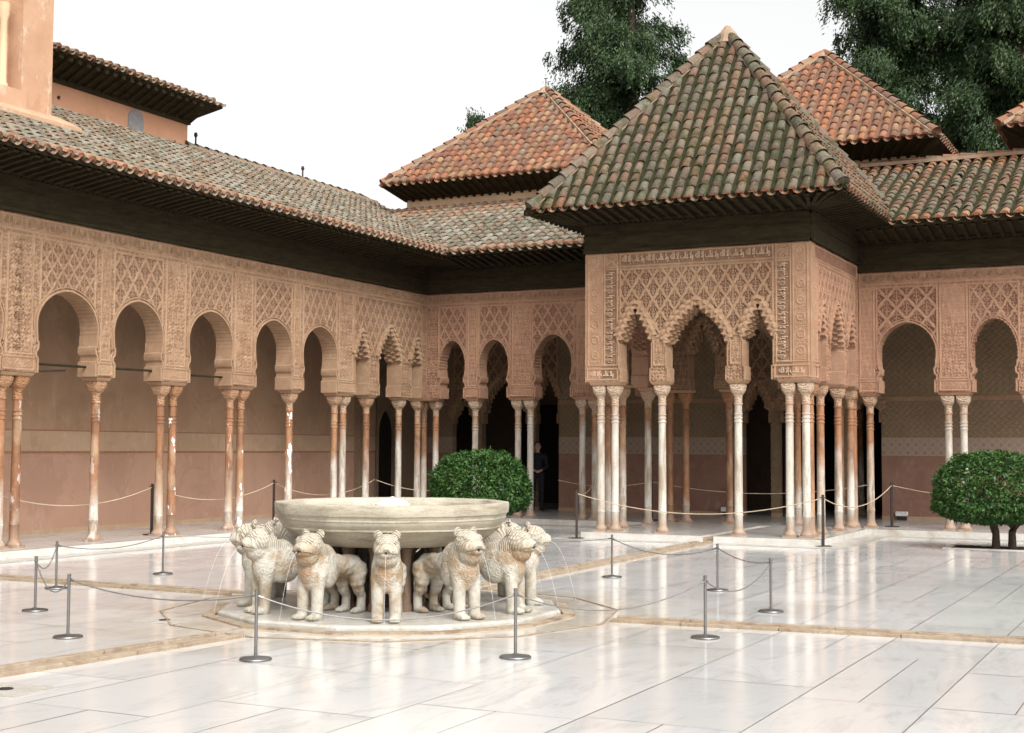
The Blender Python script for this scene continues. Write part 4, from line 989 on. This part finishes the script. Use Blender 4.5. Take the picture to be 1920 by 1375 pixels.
# twelve nearly flat sides, slightly rounded at the arrises
def dodeca(z, r, n=96):
    out = []
    for j in range(n):
        a = 2*math.pi*j/n; d = ((math.degrees(a)) % 30)-15
        k = 1/math.cos(R_(d)); k = min(k, 1.031)/1.012
        out.append((r*k*math.cos(a), r*k*math.sin(a), z))
    return out
m.loft([dodeca(z, r*.968) for r, z in pr]); m.build('basin', M['basin'], fo, True)
m = MB(); m.lathe([(1.10, 1.065), (0.001, 1.066)], n=48, cap=False)
def _water():
    t = NT('water'); t.b.inputs['Transmission Weight'].default_value = .85; t.b.inputs['IOR'].default_value = 1.33
    t.bump(t.noise(t.tc(), 14, 3, .5), .006, .6); return t.out((.75, .82, .78), .03, .5)
M['water'] = _water()
m.build('water', M['water'], fo)
m = MB(); m.lathe([(.06, .9), (.06, 1.06), (.18, 1.08), (.18, 1.105), (.165, 1.108), (.155, 1.125), (.11, 1.15), (.05, 1.162), (.025, 1.165), (.02, 1.178), (0.001, 1.18)], n=32); m.build('spout_dome', M['white'], fo, True)
M['bright_water'] = _bw = m_flat('splashing_water', (.8, .82, .82), .15, .5)
# lions -----------------------------------------------------------------------
def ell(bm, c, r, rot=0.):
    mt = Matrix.Translation(c) @ Matrix.Rotation(rot, 4, 'Y') @ Matrix.Diagonal((*r, 1))
    bmesh.ops.create_icosphere(bm, subdivisions=3, radius=1, matrix=mt)
def limb(bm, pts, n=14):
    """pts: (x,y,z,r); overlapping spheres and cones form one limb"""
    for (x, y, z, r) in pts: bmesh.ops.create_icosphere(bm, subdivisions=2, radius=r, matrix=Matrix.Translation((x, y, z)))
    for a, b in zip(pts[:-1], pts[1:]):
        A, B = Vector(a[:3]), Vector(b[:3]); d = B-A
        mt = Matrix.Translation((A+B)/2) @ d.to_track_quat('Z', 'Y').to_matrix().to_4x4()
        bmesh.ops.create_cone(bm, cap_ends=True, segments=n, radius1=a[3], radius2=b[3], depth=d.length, matrix=mt)
def lion_mesh():
    bm = bmesh.new()
    for s in (-1, 1):
        y = .083*s
        limb(bm, [(-.095, y, .03, .057), (-.10, y, .16, .058), (-.105, y, .30, .064), (-.13, y*.95, .42, .076)])
        ell(bm, (-.045, y, .030), (.080, .057, .036))
        for k in (-1.5, -.5, .5, 1.5): ell(bm, (.012+abs(k)*-.006, y+k*.026, .026), (.030, .0135, .024))
        # hind leg
        limb(bm, [(-.80, .080*s, .43, .098), (-.775, .088*s, .32, .080), (-.80, .090*s, .23, .056), (-.855, .090*s, .17, .046), (-.845, .090*s, .03, .046)])
        ell(bm, (-.785, .09*s, .030), (.078, .050, .034))
        for k in (-1, 0, 1): ell(bm, (-.722, .09*s+k*.028, .022), (.026, .014, .022))
        ell(bm, (-.27, .09*s, .44), (.12, .065, .15), .2)                     # shoulder
        ell(bm, (.000, .068*s, .668), (.085, .044, .060))                       # cheeks
        ell(bm, (.075, .045*s, .672), (.045, .042, .036))                       # muzzle pads
        ell(bm, (-.010, .060*s, .772), (.062, .044, .024), .38)                  # brow
        ell(bm, (-.06, .088*s, .70), (.085, .040, .085))
        # ears: small upright cups
        for t in (-1, -.5, 0, .5, 1): ell(bm, (-.120-.016*abs(t), (.086+.030*t)*s, .832-.016*t*t), (.016, .016, .040))
    ell(bm, (-.165, 0, .455), (.165, .148, .19)); ell(bm, (-.13, 0, .36), (.10, .115, .10))
    limb(bm, [(-.22, 0, .50, .148), (-.18, 0, .61, .130), (-.13, 0, .69, .118)])
    ell(bm, (-.08, 0, .725), (.145, .120, .108)); ell(bm, (-.19, 0, .50), (.160, .150, .19)); ell(bm, (-.05, 0, .672), (.125, .105, .070))
    ell(bm, (.020, 0, .700), (.100, .092, .056), .16); ell(bm, (.062, 0, .695), (.052, .072, .045))     # broad blunt muzzle
    ell(bm, (.025, 0, .636), (.082, .078, .034)); ell(bm, (-.05, 0, .60), (.115, .112, .10))               # jaw run into the throat
    for s in (-1, 1): ell(bm, (.106, .019*s, .705), (.016, .019, .013)) 
    ell(bm, (.055, 0, .738), (.065, .014, .018), .40)
    limb(bm, [(-.30, 0, .60, .120), (-.42, 0, .50, .118), (-.62, 0, .475, .112), (-.80, 0, .46, .122)])
    ell(bm, (-.33, 0, .42), (.16, .135, .14)); ell(bm, (-.82, 0, .44), (.10, .125, .13))
    limb(bm, [(-.915, 0, .46, .026), (-.945, 0, .36, .022), (-.935, 0, .22, .020), (-.91, .05, .14, .022), (-.87, .10, .13, .024)], 8)
    me = bpy.data.meshes.new('lion_raw'); bm.to_mesh(me); bm.free()
    o = bpy.data.objects.new('lion_raw', me); C.objects.link(o)
    r = o.modifiers.new('r', 'REMESH'); r.mode = 'VOXEL'; r.voxel_size = .0085
    sm = o.modifiers.new('s', 'SMOOTH'); sm.factor = .6; sm.iterations = 4
    bpy.context.view_layer.update()
    out = bpy.data.meshes.new_from_object(o.evaluated_get(bpy.context.evaluated_depsgraph_get())); bpy.data.objects.remove(o)
    # carved mouth slot, whisker lines and mane locks
    V = np.empty(len(out.vertices)*3, np.float32); out.vertices.foreach_get('co', V); V = V.reshape(-1, 3)
    Nn = np.empty_like(V.ravel()); out.vertices.foreach_get('normal', Nn); Nn = Nn.reshape(-1, 3)
    x, y, z = V.T; ay = np.abs(y)
    mouth = np.exp(-((z-(.664-.25*ay))/.008)**2)*(x > -.02)*(ay < .10)*.014
    d = np.hypot(ay-.0, (z-.665)*1.2); wh = (np.sin(d*2*np.pi/.021)*.0028)*(x > -.14)*(z > .675)*(z < .815)*(d > .03)
    fur = np.sin(z*150+5*np.sin(y*42)+4*np.sin(x*37))*np.sin(y*120+x*110+3*np.sin(z*50))
    mane = .0012*fur*sstep(z, .26, .34)*(1-sstep(z, .64, .67))*sstep(x, -.46, -.36)
    body = .003*np.sin((z-.3)*80+x*30)*sstep(-x, .5, .56)*(z > .2)
    V += Nn*(-mouth+wh+mane+body)[:, None]
    out.vertices.foreach_set('co', V.ravel()); out.update(); return out
LM = lion_mesh()
mj = MB(); P = []
for i in range(14): t = i/13; P.append((.105+.28*t, 0, .660+.02*t-.64*t*t))
mj.tube(P, [.0011-.0004*i/13 for i in range(14)], 5); JM = mj.build('j', M['bright_water'], None, True); JD = JM.data; bpy.data.objects.remove(JM)
mj = MB(); mj.tube([(.06, 0, .660), (.112, 0, .661)], .011, 10); SM_ = mj.build('j', M['iron']); SD = SM_.data; bpy.data.objects.remove(SM_)
lab = {300: 'stone lion at the front, facing straight out between the two nearest steel posts',
       270: 'stone lion left of the front lion, whole left flank under the basin in view', 330: 'stone lion right of the front lion, its chest broad and its hind legs showing',
       240: 'stone lion behind the nearest left steel post, with an orange-brown stained chest', 0: 'stone lion behind the nearest right steel post, head turned to the right',
       210: 'leftmost stone lion, its head sticking out beyond the stained lion', 30: 'rightmost stone lion, spouting a thin arc of water over the floor',
       180: 'stone lion at the back left, only its upright ears and neck against the basin side', 60: 'stone lion at the back right, ears rising beside the basin rim',
       150: 'stone lion on the far side of the basin towards the left gallery', 90: 'stone lion on the far side of the basin towards the pavilion', 120: 'stone lion standing farthest away, directly behind the pedestal'}
rl = random.Random(4)
for a, tx in lab.items():
    ar = R_(a+rl.uniform(-1.2, 1.2)); r0 = 1.545
    e = empty('lion_statue', (CX+r0*math.cos(ar), CY+r0*math.sin(ar), DZ), ar, label=tx, cat='lion statue', group='stone lions carrying the fountain basin')
    s = rl.uniform(.985, 1.02); e.scale = (s, s, s)
    b = link('body', LM, M['lion'], e, True); b['seed'] = rl.uniform(0, 40.)
    for n_, d_ in (('spout', SD), ('water_jet', JD)):
        o = bpy.data.objects.new(n_, d_); C.objects.link(o); o.parent = e

# ------------------------------------------------------------------ barrier stanchions and cables
def stanchion_meshes():
    a = MB(); a.lathe([(.128, 0), (.130, .008), (.125, .016), (.06, .024), (.022, .032), (.018, .036)], n=28)
    b = MB(); b.lathe([(.0135, .03), (.0135, .535), (.017, .537), (.017, .553), (.012, .557), (.001, .558)], n=14)
    c = MB(); c.lathe([(.019, .500), (.019, .520)], n=14); c.tube([(.018, 0, .51), (.03, 0, .51)], .005, 6); c.tube([(-.018, 0, .51), (-.03, 0, .51)], .005, 6)
    r = []
    for m_, n_ in ((a, 'base'), (b, 'pole'), (c, 'collar')): o = m_.build(n_, M['steel'], None, True); r.append((n_, o.data)); bpy.data.objects.remove(o)
    return r
SMS = stanchion_meshes()
ST = dict(a=((5.68, 10.76), 'low steel post second from the left edge, behind the front left pair'), b=((4.22, 12.54), 'low steel post at the left whose base sits on the brown channel line'), c=((7.42, 9.42), 'low steel post with its base left of the near brown channel'),
          d=((4.07, 14.61), 'low steel post alone near the left gallery step, left of the lions'), e=((9.66, 9.15), 'low steel post in front of the stained lion, nearest one left of centre'), f=((11.43, 10.23), 'low steel post in front of the right-hand lions, nearest one at centre'),
          g=((12.41, 12.09), 'low steel post beside the right-hand brown channel line'), h=((12.37, 14.34), 'rightmost low steel post on the open marble'), i=((11.2, 16.16), 'low steel post in front of the pavilion between two sagging cables'),
          j=((9.44, 17.13), 'low steel post beside the channel leading to the pavilion'))
ST['a'] = (ST['a'][0], 'low steel post nearest the left edge of the court'); 
for k, ((x, y), tx) in ST.items():
    e = empty('barrier_post', (x, y, .002), random.uniform(0, 3), label=tx, cat='barrier post', group='low steel barrier posts around the fountain')
    for n_, d_ in SMS: o = bpy.data.objects.new(n_, d_); C.objects.link(o); o.parent = e
def cat_pts(A, B, sag, n=22):
    A, B = Vector(A), Vector(B); return [A.lerp(B, i/n)-Vector((0, 0, sag*4*(i/n)*(1-i/n))) for i in range(n+1)]
def cable(A, B, sag, tx, r=.006, mat='cable', name='barrier_cable', grp='steel cables between the low posts', hooks=True):
    e = empty(name, ((A[0]+B[0])/2, (A[1]+B[1])/2, 0), label=tx, cat='cable' if mat == 'cable' else 'rope', group=grp)
    off = Vector(e.location); P = [p-off for p in cat_pts(A, B, sag)]
    m = MB(); m.tube(P, r, 6); m.build('cord', M[mat], e, True)
    if hooks:
        for p, q in ((P[0], P[1]), (P[-1], P[-2])): m = MB(); m.tube([p, p+(q-p).normalized()*.06], r*1.7, 6); m.build('hook', M['steel'] if mat == 'cable' else M['iron'], e)
def P3(k, z=.51): (x, y), _ = ST[k]; return (x, y, z)
for p, q, s, tx in (('a', 'b', .16, 'short sagging steel cable between the two leftmost low posts'), ('a', 'c', .2, 'steel cable hanging deep between the leftmost post and the one by the near channel'), ('b', 'd', .10, 'steel cable running to the post near the left gallery step'),
                    ('c', 'e', .10, 'long steel cable from the left posts to the post before the stained lion'), ('e', 'f', .20, 'steel cable sagging in front of the three front lions'), ('f', 'g', .19, 'steel cable sagging right of the fountain, lowest near the rightmost lions'),
                    ('g', 'h', .18, 'steel cable between the post at the right channel and the rightmost post'), ('h', 'i', .06, 'steel cable rising from the rightmost post towards the pavilion'), ('i', 'j', .14, 'steel cable sagging in front of the pavilion step')):
    cable(P3(p), P3(q), s, tx)
cable(P3('d'), (6.0, 16.8, .45), .03, 'steel cable leading from the lone left post behind the lions'); cable(P3('j'), (7.3, 17.3, .45), .06, 'steel cable leading from the post by the pavilion channel behind the lions')

# dark posts with pale ropes
DP = dict(k=((-.30, 19.44, .12), 'dark iron rope post left of the white-spotted column pair'), l=((-.39, 23.18, .12), 'dark iron rope post beside the single column in the left gallery'), m=((-.39, 27.0, .12), 'dark iron rope post in the far corner of the left gallery'),
          n=((5.87, 24.09, .0), 'dark iron rope post at the left corner of the pavilion step'), o=((10.45, 24.34, .0), 'dark iron rope post at the right corner of the pavilion step'), p=((10.69, 29.08, .12), 'dark iron rope post against the reddish wall right of the pavilion'),
          q=((5.55, 28.9, .12), 'dark iron rope post under the pavilion, half behind its second white column'), r=((-.30, 15.75, .12), 'dark iron rope post at the left edge behind the first column pair'))
a = MB(); a.lathe([(.15, 0), (.15, .012), (.03, .018)], n=20); b = MB(); b.box(-.022, .022, -.022, .022, .012, .90); c_ = MB(); c_.tube([(-.06, 0, .86), (-.02, 0, .84), (.02, 0, .84), (.06, 0, .86)], .007, 6)
DM = []
for m_, n_ in ((a, 'base'), (b, 'pole'), (c_, 'hook')): o = m_.build(n_, M['iron']); DM.append((n_, o.data)); bpy.data.objects.remove(o)
for k, ((x, y, z), tx) in DP.items():
    e = empty('rope_post', (x, y, z+.001), YAW, label=tx, cat='rope post', group='dark iron rope posts')
    for n_, d_ in DM: o = bpy.data.objects.new(n_, d_); C.objects.link(o); o.parent = e
def D3(k): (x, y, z), _ = DP[k]; return (x, y, z+.84)
G2 = 'pale ropes between the dark posts'
for A, B, s, tx in ((D3('r'), D3('k'), .26, 'pale rope sagging behind the left single column'), (D3('k'), D3('l'), .28, 'pale rope sagging behind the second pair of rust-stained columns'), (D3('l'), D3('m'), .30, 'pale rope half hidden behind the basin and the left columns'),
                    (D3('m'), (1.3, 29.2, .98), .28, 'pale rope in front of the arched doorway in the far left corner'), ((4.2, 28.9, .98), D3('n'), .13, 'pale rope from the dark doorway down to the left pavilion post'),
                    (D3('n'), D3('o'), .33, 'long pale rope sagging across the whole front of the pavilion'), (D3('o'), D3('p'), .28, 'pale rope between the right pavilion post and the wall post'),
                    (D3('p'), (15.2, 29.3, .96), .25, 'pale rope running from the wall post behind the right shrub'), (D3('q'), (10.2, 29.2, .96), .22, 'thin pale rope in the shade behind the pavilion columns'), ((3.3, 28.9, .96), D3('q'), .12, 'thin pale rope left of the half hidden post under the pavilion')):
    cable(A, B, s, tx, .009, 'rope', 'barrier_rope', G2, False)

# ------------------------------------------------------------------ shrubs
def leaf_mesh(P, D, Nn, L, Wd, rn):
    """P centres, D leaf direction, Nn normal; diamond leaves folded a little"""
    D = D/np.linalg.norm(D, axis=1)[:, None]; S = np.cross(D, Nn); S /= np.linalg.norm(S, axis=1)[:, None]+1e-9
    N2 = np.cross(S, D); L = L[:, None]; Wd = Wd[:, None]
    a = P-D*L*.5; b = P+S*Wd*.5+N2*Wd*.18-D*L*.05; c = P+D*L*.5-N2*Wd*.2; d = P-S*Wd*.5+N2*Wd*.18-D*L*.05
    V = np.stack([a, b, c, d], 1).reshape(-1, 3); i = np.arange(len(P))*4
    Q = np.concatenate([np.stack([i, i+1, i+2], 1), np.stack([i, i+2, i+3], 1)]); return V, Q, np.concatenate([rn, rn])
def shrub(x, y, cx, cy, r, ztop, zbot, tx, seed):
    g = np.random.default_rng(seed); e = empty('shrub', (x, y, 0), label=tx, cat='shrub', group='clipped round shrubs in the court')
    n = 21000; d = g.normal(size=(n, 3)); d /= np.linalg.norm(d, axis=1)[:, None]
    zc = zbot+.30*(ztop-zbot); up_ = ztop-zc; dn = zc-zbot
    sup = 2.6; k = (np.abs(d[:, 0])**sup+np.abs(d[:, 1])**sup+np.abs(d[:, 2])**sup)**(-1/sup)
    lump = 1+.06*np.sin(d[:, 0]*9+seed)*np.sin(d[:, 1]*8)*np.sin(d[:, 2]*9+1)+.03*np.sin(d[:, 0]*21)*np.sin(d[:, 2]*19+d[:, 1]*15)
    rr = (1-np.abs(g.normal(0, .085, n)))*lump+g.uniform(-.02, .02, n)+(g.random(n) < .02)*g.uniform(.02, .09, n)
    P = d*(k*rr)[:, None]*np.array([r, r, 1]); P[:, 2] *= np.where(d[:, 2] > 0, up_, dn)
    P += np.array([cx-x, cy-y, zc])
    low = (d[:, 2] < -.3) & (g.random(n) < .45); P = P[~low]; d = d[~low]; n = len(P)
    D = d+g.normal(0, .75, (n, 3)); D[:, 2] -= .35; Nn = d+g.normal(0, .55, (n, 3)); Nn[:, 2] += .5
    V, Q, rn = leaf_mesh(P, D, Nn, g.uniform(.05, .105, n), g.uniform(.024, .046, n), np.clip(g.random(n)*.6+.35*np.abs(np.sin(P[:, 0]*6+1)*np.sin(P[:, 1]*5)*np.sin(P[:, 2]*7))+.1*(P[:, 2] > zc), 0, 1))
    link('foliage', np_mesh('foliage', V, Q, {'rnd': rn}), M['leaf_bush'], e)
    m = MB(); rs = random.Random(seed)
    for bx, by in ((-.13, 0), (.13, .05)):
        m.tube([(bx, by, -.01), (bx*1.0, by, zbot*.7), (bx*1.5, by*2, zbot+.1), (bx*3, by*2, zc)], [.075, .06, .055, .03], 9)
        for q in range(9):
            a = rs.uniform(0, 6.28); L = rs.uniform(.4, .85)*r; m.tube([(bx*1.3, by, zbot*rs.uniform(.6, 1)), (bx+L*.5*math.cos(a), L*.5*math.sin(a), zbot+.25), (cx-x+L*math.cos(a), cy-y+L*math.sin(a), zc+rs.uniform(0, .5))], [.03, .02, .008], 6)
    m.build('trunk', M['bark'], e, True)
shrub(13.3, 25.5, 13.16, 25.45, 1.0, 1.66, .42, 'clipped dark green shrub on two dark stems in a soil bed at the right', 3)
shrub(3.30, 25.0, 3.36, 25.0, .97, 1.64, .33, 'clipped dark green shrub behind the fountain basin', 5)

# ------------------------------------------------------------------ tall cypress trees behind the roofs
def tree(x, y, H, R, z0, tx, seed, n_br=90, prof=1., spread=None):
    g = np.random.default_rng(seed); rs = random.Random(seed); e = empty('cypress_tree', (x, y, 0), label=tx, cat='tree', group='tall cypress trees behind the roofs')
    m = MB(); m.tube([(0, 0, 0), (.1, .05, H*.4), (-.05, .1, H*.75), (0, 0, H)], [.45, .33, .18, .03], 10)
    PP, DD, TR = [], [], []
    for i in range(n_br):
        z = z0+(H-z0)*(i+rs.random())/n_br; t = (z-z0)/(H-z0); a = rs.uniform(0, 6.283)
        L = R*(1-t**2.2)**prof*rs.uniform(.55, 1.12)*(.75+.25*min(1, t*5)); 
        if L < .25: L = .25
        rise = rs.uniform(-.1, .5); pts = []
        for s in np.linspace(0, 1, 7): pts.append((L*s*math.cos(a+.3*s), L*s*math.sin(a+.3*s), z+rise*L*(s-.55*s*s)-.18*L*s**3))
        m.tube(pts, [.06*(1-.85*s)+.006 for s in np.linspace(0, 1, 7)], 5)
        pa = np.array(pts)
        nc = int(L*12)+4
        for c in range(nc):
            s = (c+rs.random())/nc; s = .12+.88*s; q = np.array([np.interp(s*6, range(7), pa[:, k]) for k in range(3)])
            q += g.normal(0, .14+.10*s, 3)*np.array([1, 1, .7])
            k = 74; r = rs.uniform(.18, .38); TR.append(np.clip(rs.random()*.8+g.normal(0, .12, k)+.1, 0, 1))
            o = g.normal(0, 1, (k, 3))*np.array([r*.42, r*.42, r*.55]); o[:, 2] -= np.abs(g.normal(0, r*1.0, k)); o[:, :2] *= (1-.35*np.clip(-o[:, 2:]/(r*2), 0, 1))
            PP.append(q+o); dd = g.normal(0, .45, (k, 3)); dd[:, 2] -= .85; dd[:, 0] += .5*math.cos(a); dd[:, 1] += .5*math.sin(a); DD.append(dd)
    P = np.concatenate(PP); D = np.concatenate(DD); n = len(P)
    V, Q, rn = leaf_mesh(P, D, g.normal(size=(n, 3)), g.uniform(.10, .20, n), g.uniform(.035, .065, n), np.concatenate(TR))
    link('crown', np_mesh('crown', V, Q, {'rnd': rn}), M['leaf_tree'], e); m.build('trunk', M['bark'], e, True)
tree(-2.5, 48, 23.5, 3.7, 8.5, 'dark cypress between the far terracotta roof and the mossy pavilion roof', 41, 105, .8)
tree(7.2, 48, 25, 2.9, 8, 'cypress directly behind the right terracotta roof, left of a bright sky gap', 42, 150, .6)
tree(11.2, 48.5, 26, 3.3, 7.5, 'largest cypress at the right, right of the bright sky gap', 43, 165, .6)
tree(15.8, 51, 25, 3.4, 7.5, 'cypress mostly cut by the right edge of the photo', 44, 140, .6)
tree(8.9, 56, 17.2, 2.6, 7, 'lower cypress farther back, filling the view between the two right ones', 45, 90, .6)
tree(-9.15, 48, 14.7, 1.0, 8, 'tiny tree top peeping over the left slope of the terracotta roof', 46, 40)

# ------------------------------------------------------------------ visitor in the doorway
def person(x, y, z, rz):
    e = empty('person', (x, y, z), rz, label='visitor in dark clothes standing in the dark doorway, hands joined at the waist', cat='person')
    bm = bmesh.new()
    def L(p, n=12): limb(bm, p, n)
    for s in (-1, 1):
        L([(.0, .09*s, .92, .088), (.01, .10*s, .50, .060), (-.01, .105*s, .10, .042)]); ell(bm, (.05, .115*s, .045), (.125, .045, .042))
        L([(-.01, .185*s, 1.38, .056), (-.03, .235*s, 1.10, .044), (.13, .07*s, 1.00, .030)])
    L([(0, 0, .95, .125), (0, 0, 1.12, .115), (.0, 0, 1.30, .130)]); ell(bm, (0, 0, 1.33), (.115, .185, .12)); L([(0, 0, 1.38, .06), (.01, 0, 1.48, .052)])
    ell(bm, (.015, 0, 1.60), (.095, .075, .115)); ell(bm, (.105, 0, 1.585), (.018, .012, .018)); ell(bm, (.06, 0, 1.53), (.04, .04, .03))
    for s in (-1, 1): ell(bm, (.01, .077*s, 1.595), (.02, .012, .028))
    for s in (-1, 1):
        ell(bm, (.155, .045*s, .985), (.04, .028, .022))
        for f in range(4): L([(.165, (.035+.0*f)*s, 1.0-.016*f, .0085), (.185, (.015)*s, .995-.016*f, .008), (.19, -.012*s, .99-.015*f, .007)], 6)
        L([(.15, .04*s, 1.01, .009), (.17, .01*s, 1.025, .008)], 6)
    me = bpy.data.meshes.new('b'); bm.to_mesh(me); bm.free(); o = bpy.data.objects.new('b', me); C.objects.link(o)
    r = o.modifiers.new('r', 'REMESH'); r.mode = 'VOXEL'; r.voxel_size = .008; s_ = o.modifiers.new('s', 'SMOOTH'); s_.iterations = 2
    bpy.context.view_layer.update(); out = bpy.data.meshes.new_from_object(o.evaluated_get(bpy.context.evaluated_depsgraph_get())); bpy.data.objects.remove(o)
    b = link('body', out, [M['cloth'], M['skin']], e, True)
    n = len(out.polygons); cz = np.empty(n*3, np.float32); out.polygons.foreach_get('center', cz); cz = cz.reshape(-1, 3)
    out.polygons.foreach_set('material_index', ((cz[:, 2] > 1.45) | ((cz[:, 0] > .125) & (cz[:, 2] > .9) & (cz[:, 2] < 1.1))).astype(np.int32))
    bm = bmesh.new(); ell(bm, (-.012, 0, 1.635), (.098, .088, .098)); 
    me = bpy.data.meshes.new('hair'); bm.to_mesh(me); bm.free(); link('hair', me, M['hair'], e, True)
    m = MB()
    for s in (-1, 1): m.lathe([(.001, 1.612), (.006, 1.615), (.001, 1.622)], .103, .03*s, 8)
    m.build('eyes', M['iron'], e)
person(1.50, 31.6, .12, R_(-62))
for x, y, tx in ((7.36, 10.77, 'small dark floor drain set in a pale square slab left of the fountain'), (8.96, 7.23, 'small dark floor drain at the lower left edge by the near channel')):
    e = empty('floor_drain', (x, y, .002), .1, label=tx, cat='drain', group='small floor drains')
    m = MB(); m.box(-.27, .27, -.22, .22, 0, .004); m.build('slab', M['disc'], e)
    m = MB(); m.lathe([(.055, .004), (.055, .009), (.04, .009), (.038, .0055), (.001, .0055)], n=16); m.build('grate', M['iron'], e)
# small floor-level fittings
for (x, y), tx in (((10.35, 31.90), 'small white light fitting on the floor by the reddish wall'), ((6.30, 31.90), 'small white light fitting seen between the pavilion columns')):
    e = empty('floor_light', (x, y, .12), label=tx, cat='light fitting'); m = MB(); m.box(-.13, .13, -.06, .06, .09, .19); m.build('housing', M['metal_box'], e, False, .01); m = MB(); m.box(-.10, .10, -.04, .04, 0, .09); m.build('bracket', M['iron'], e)
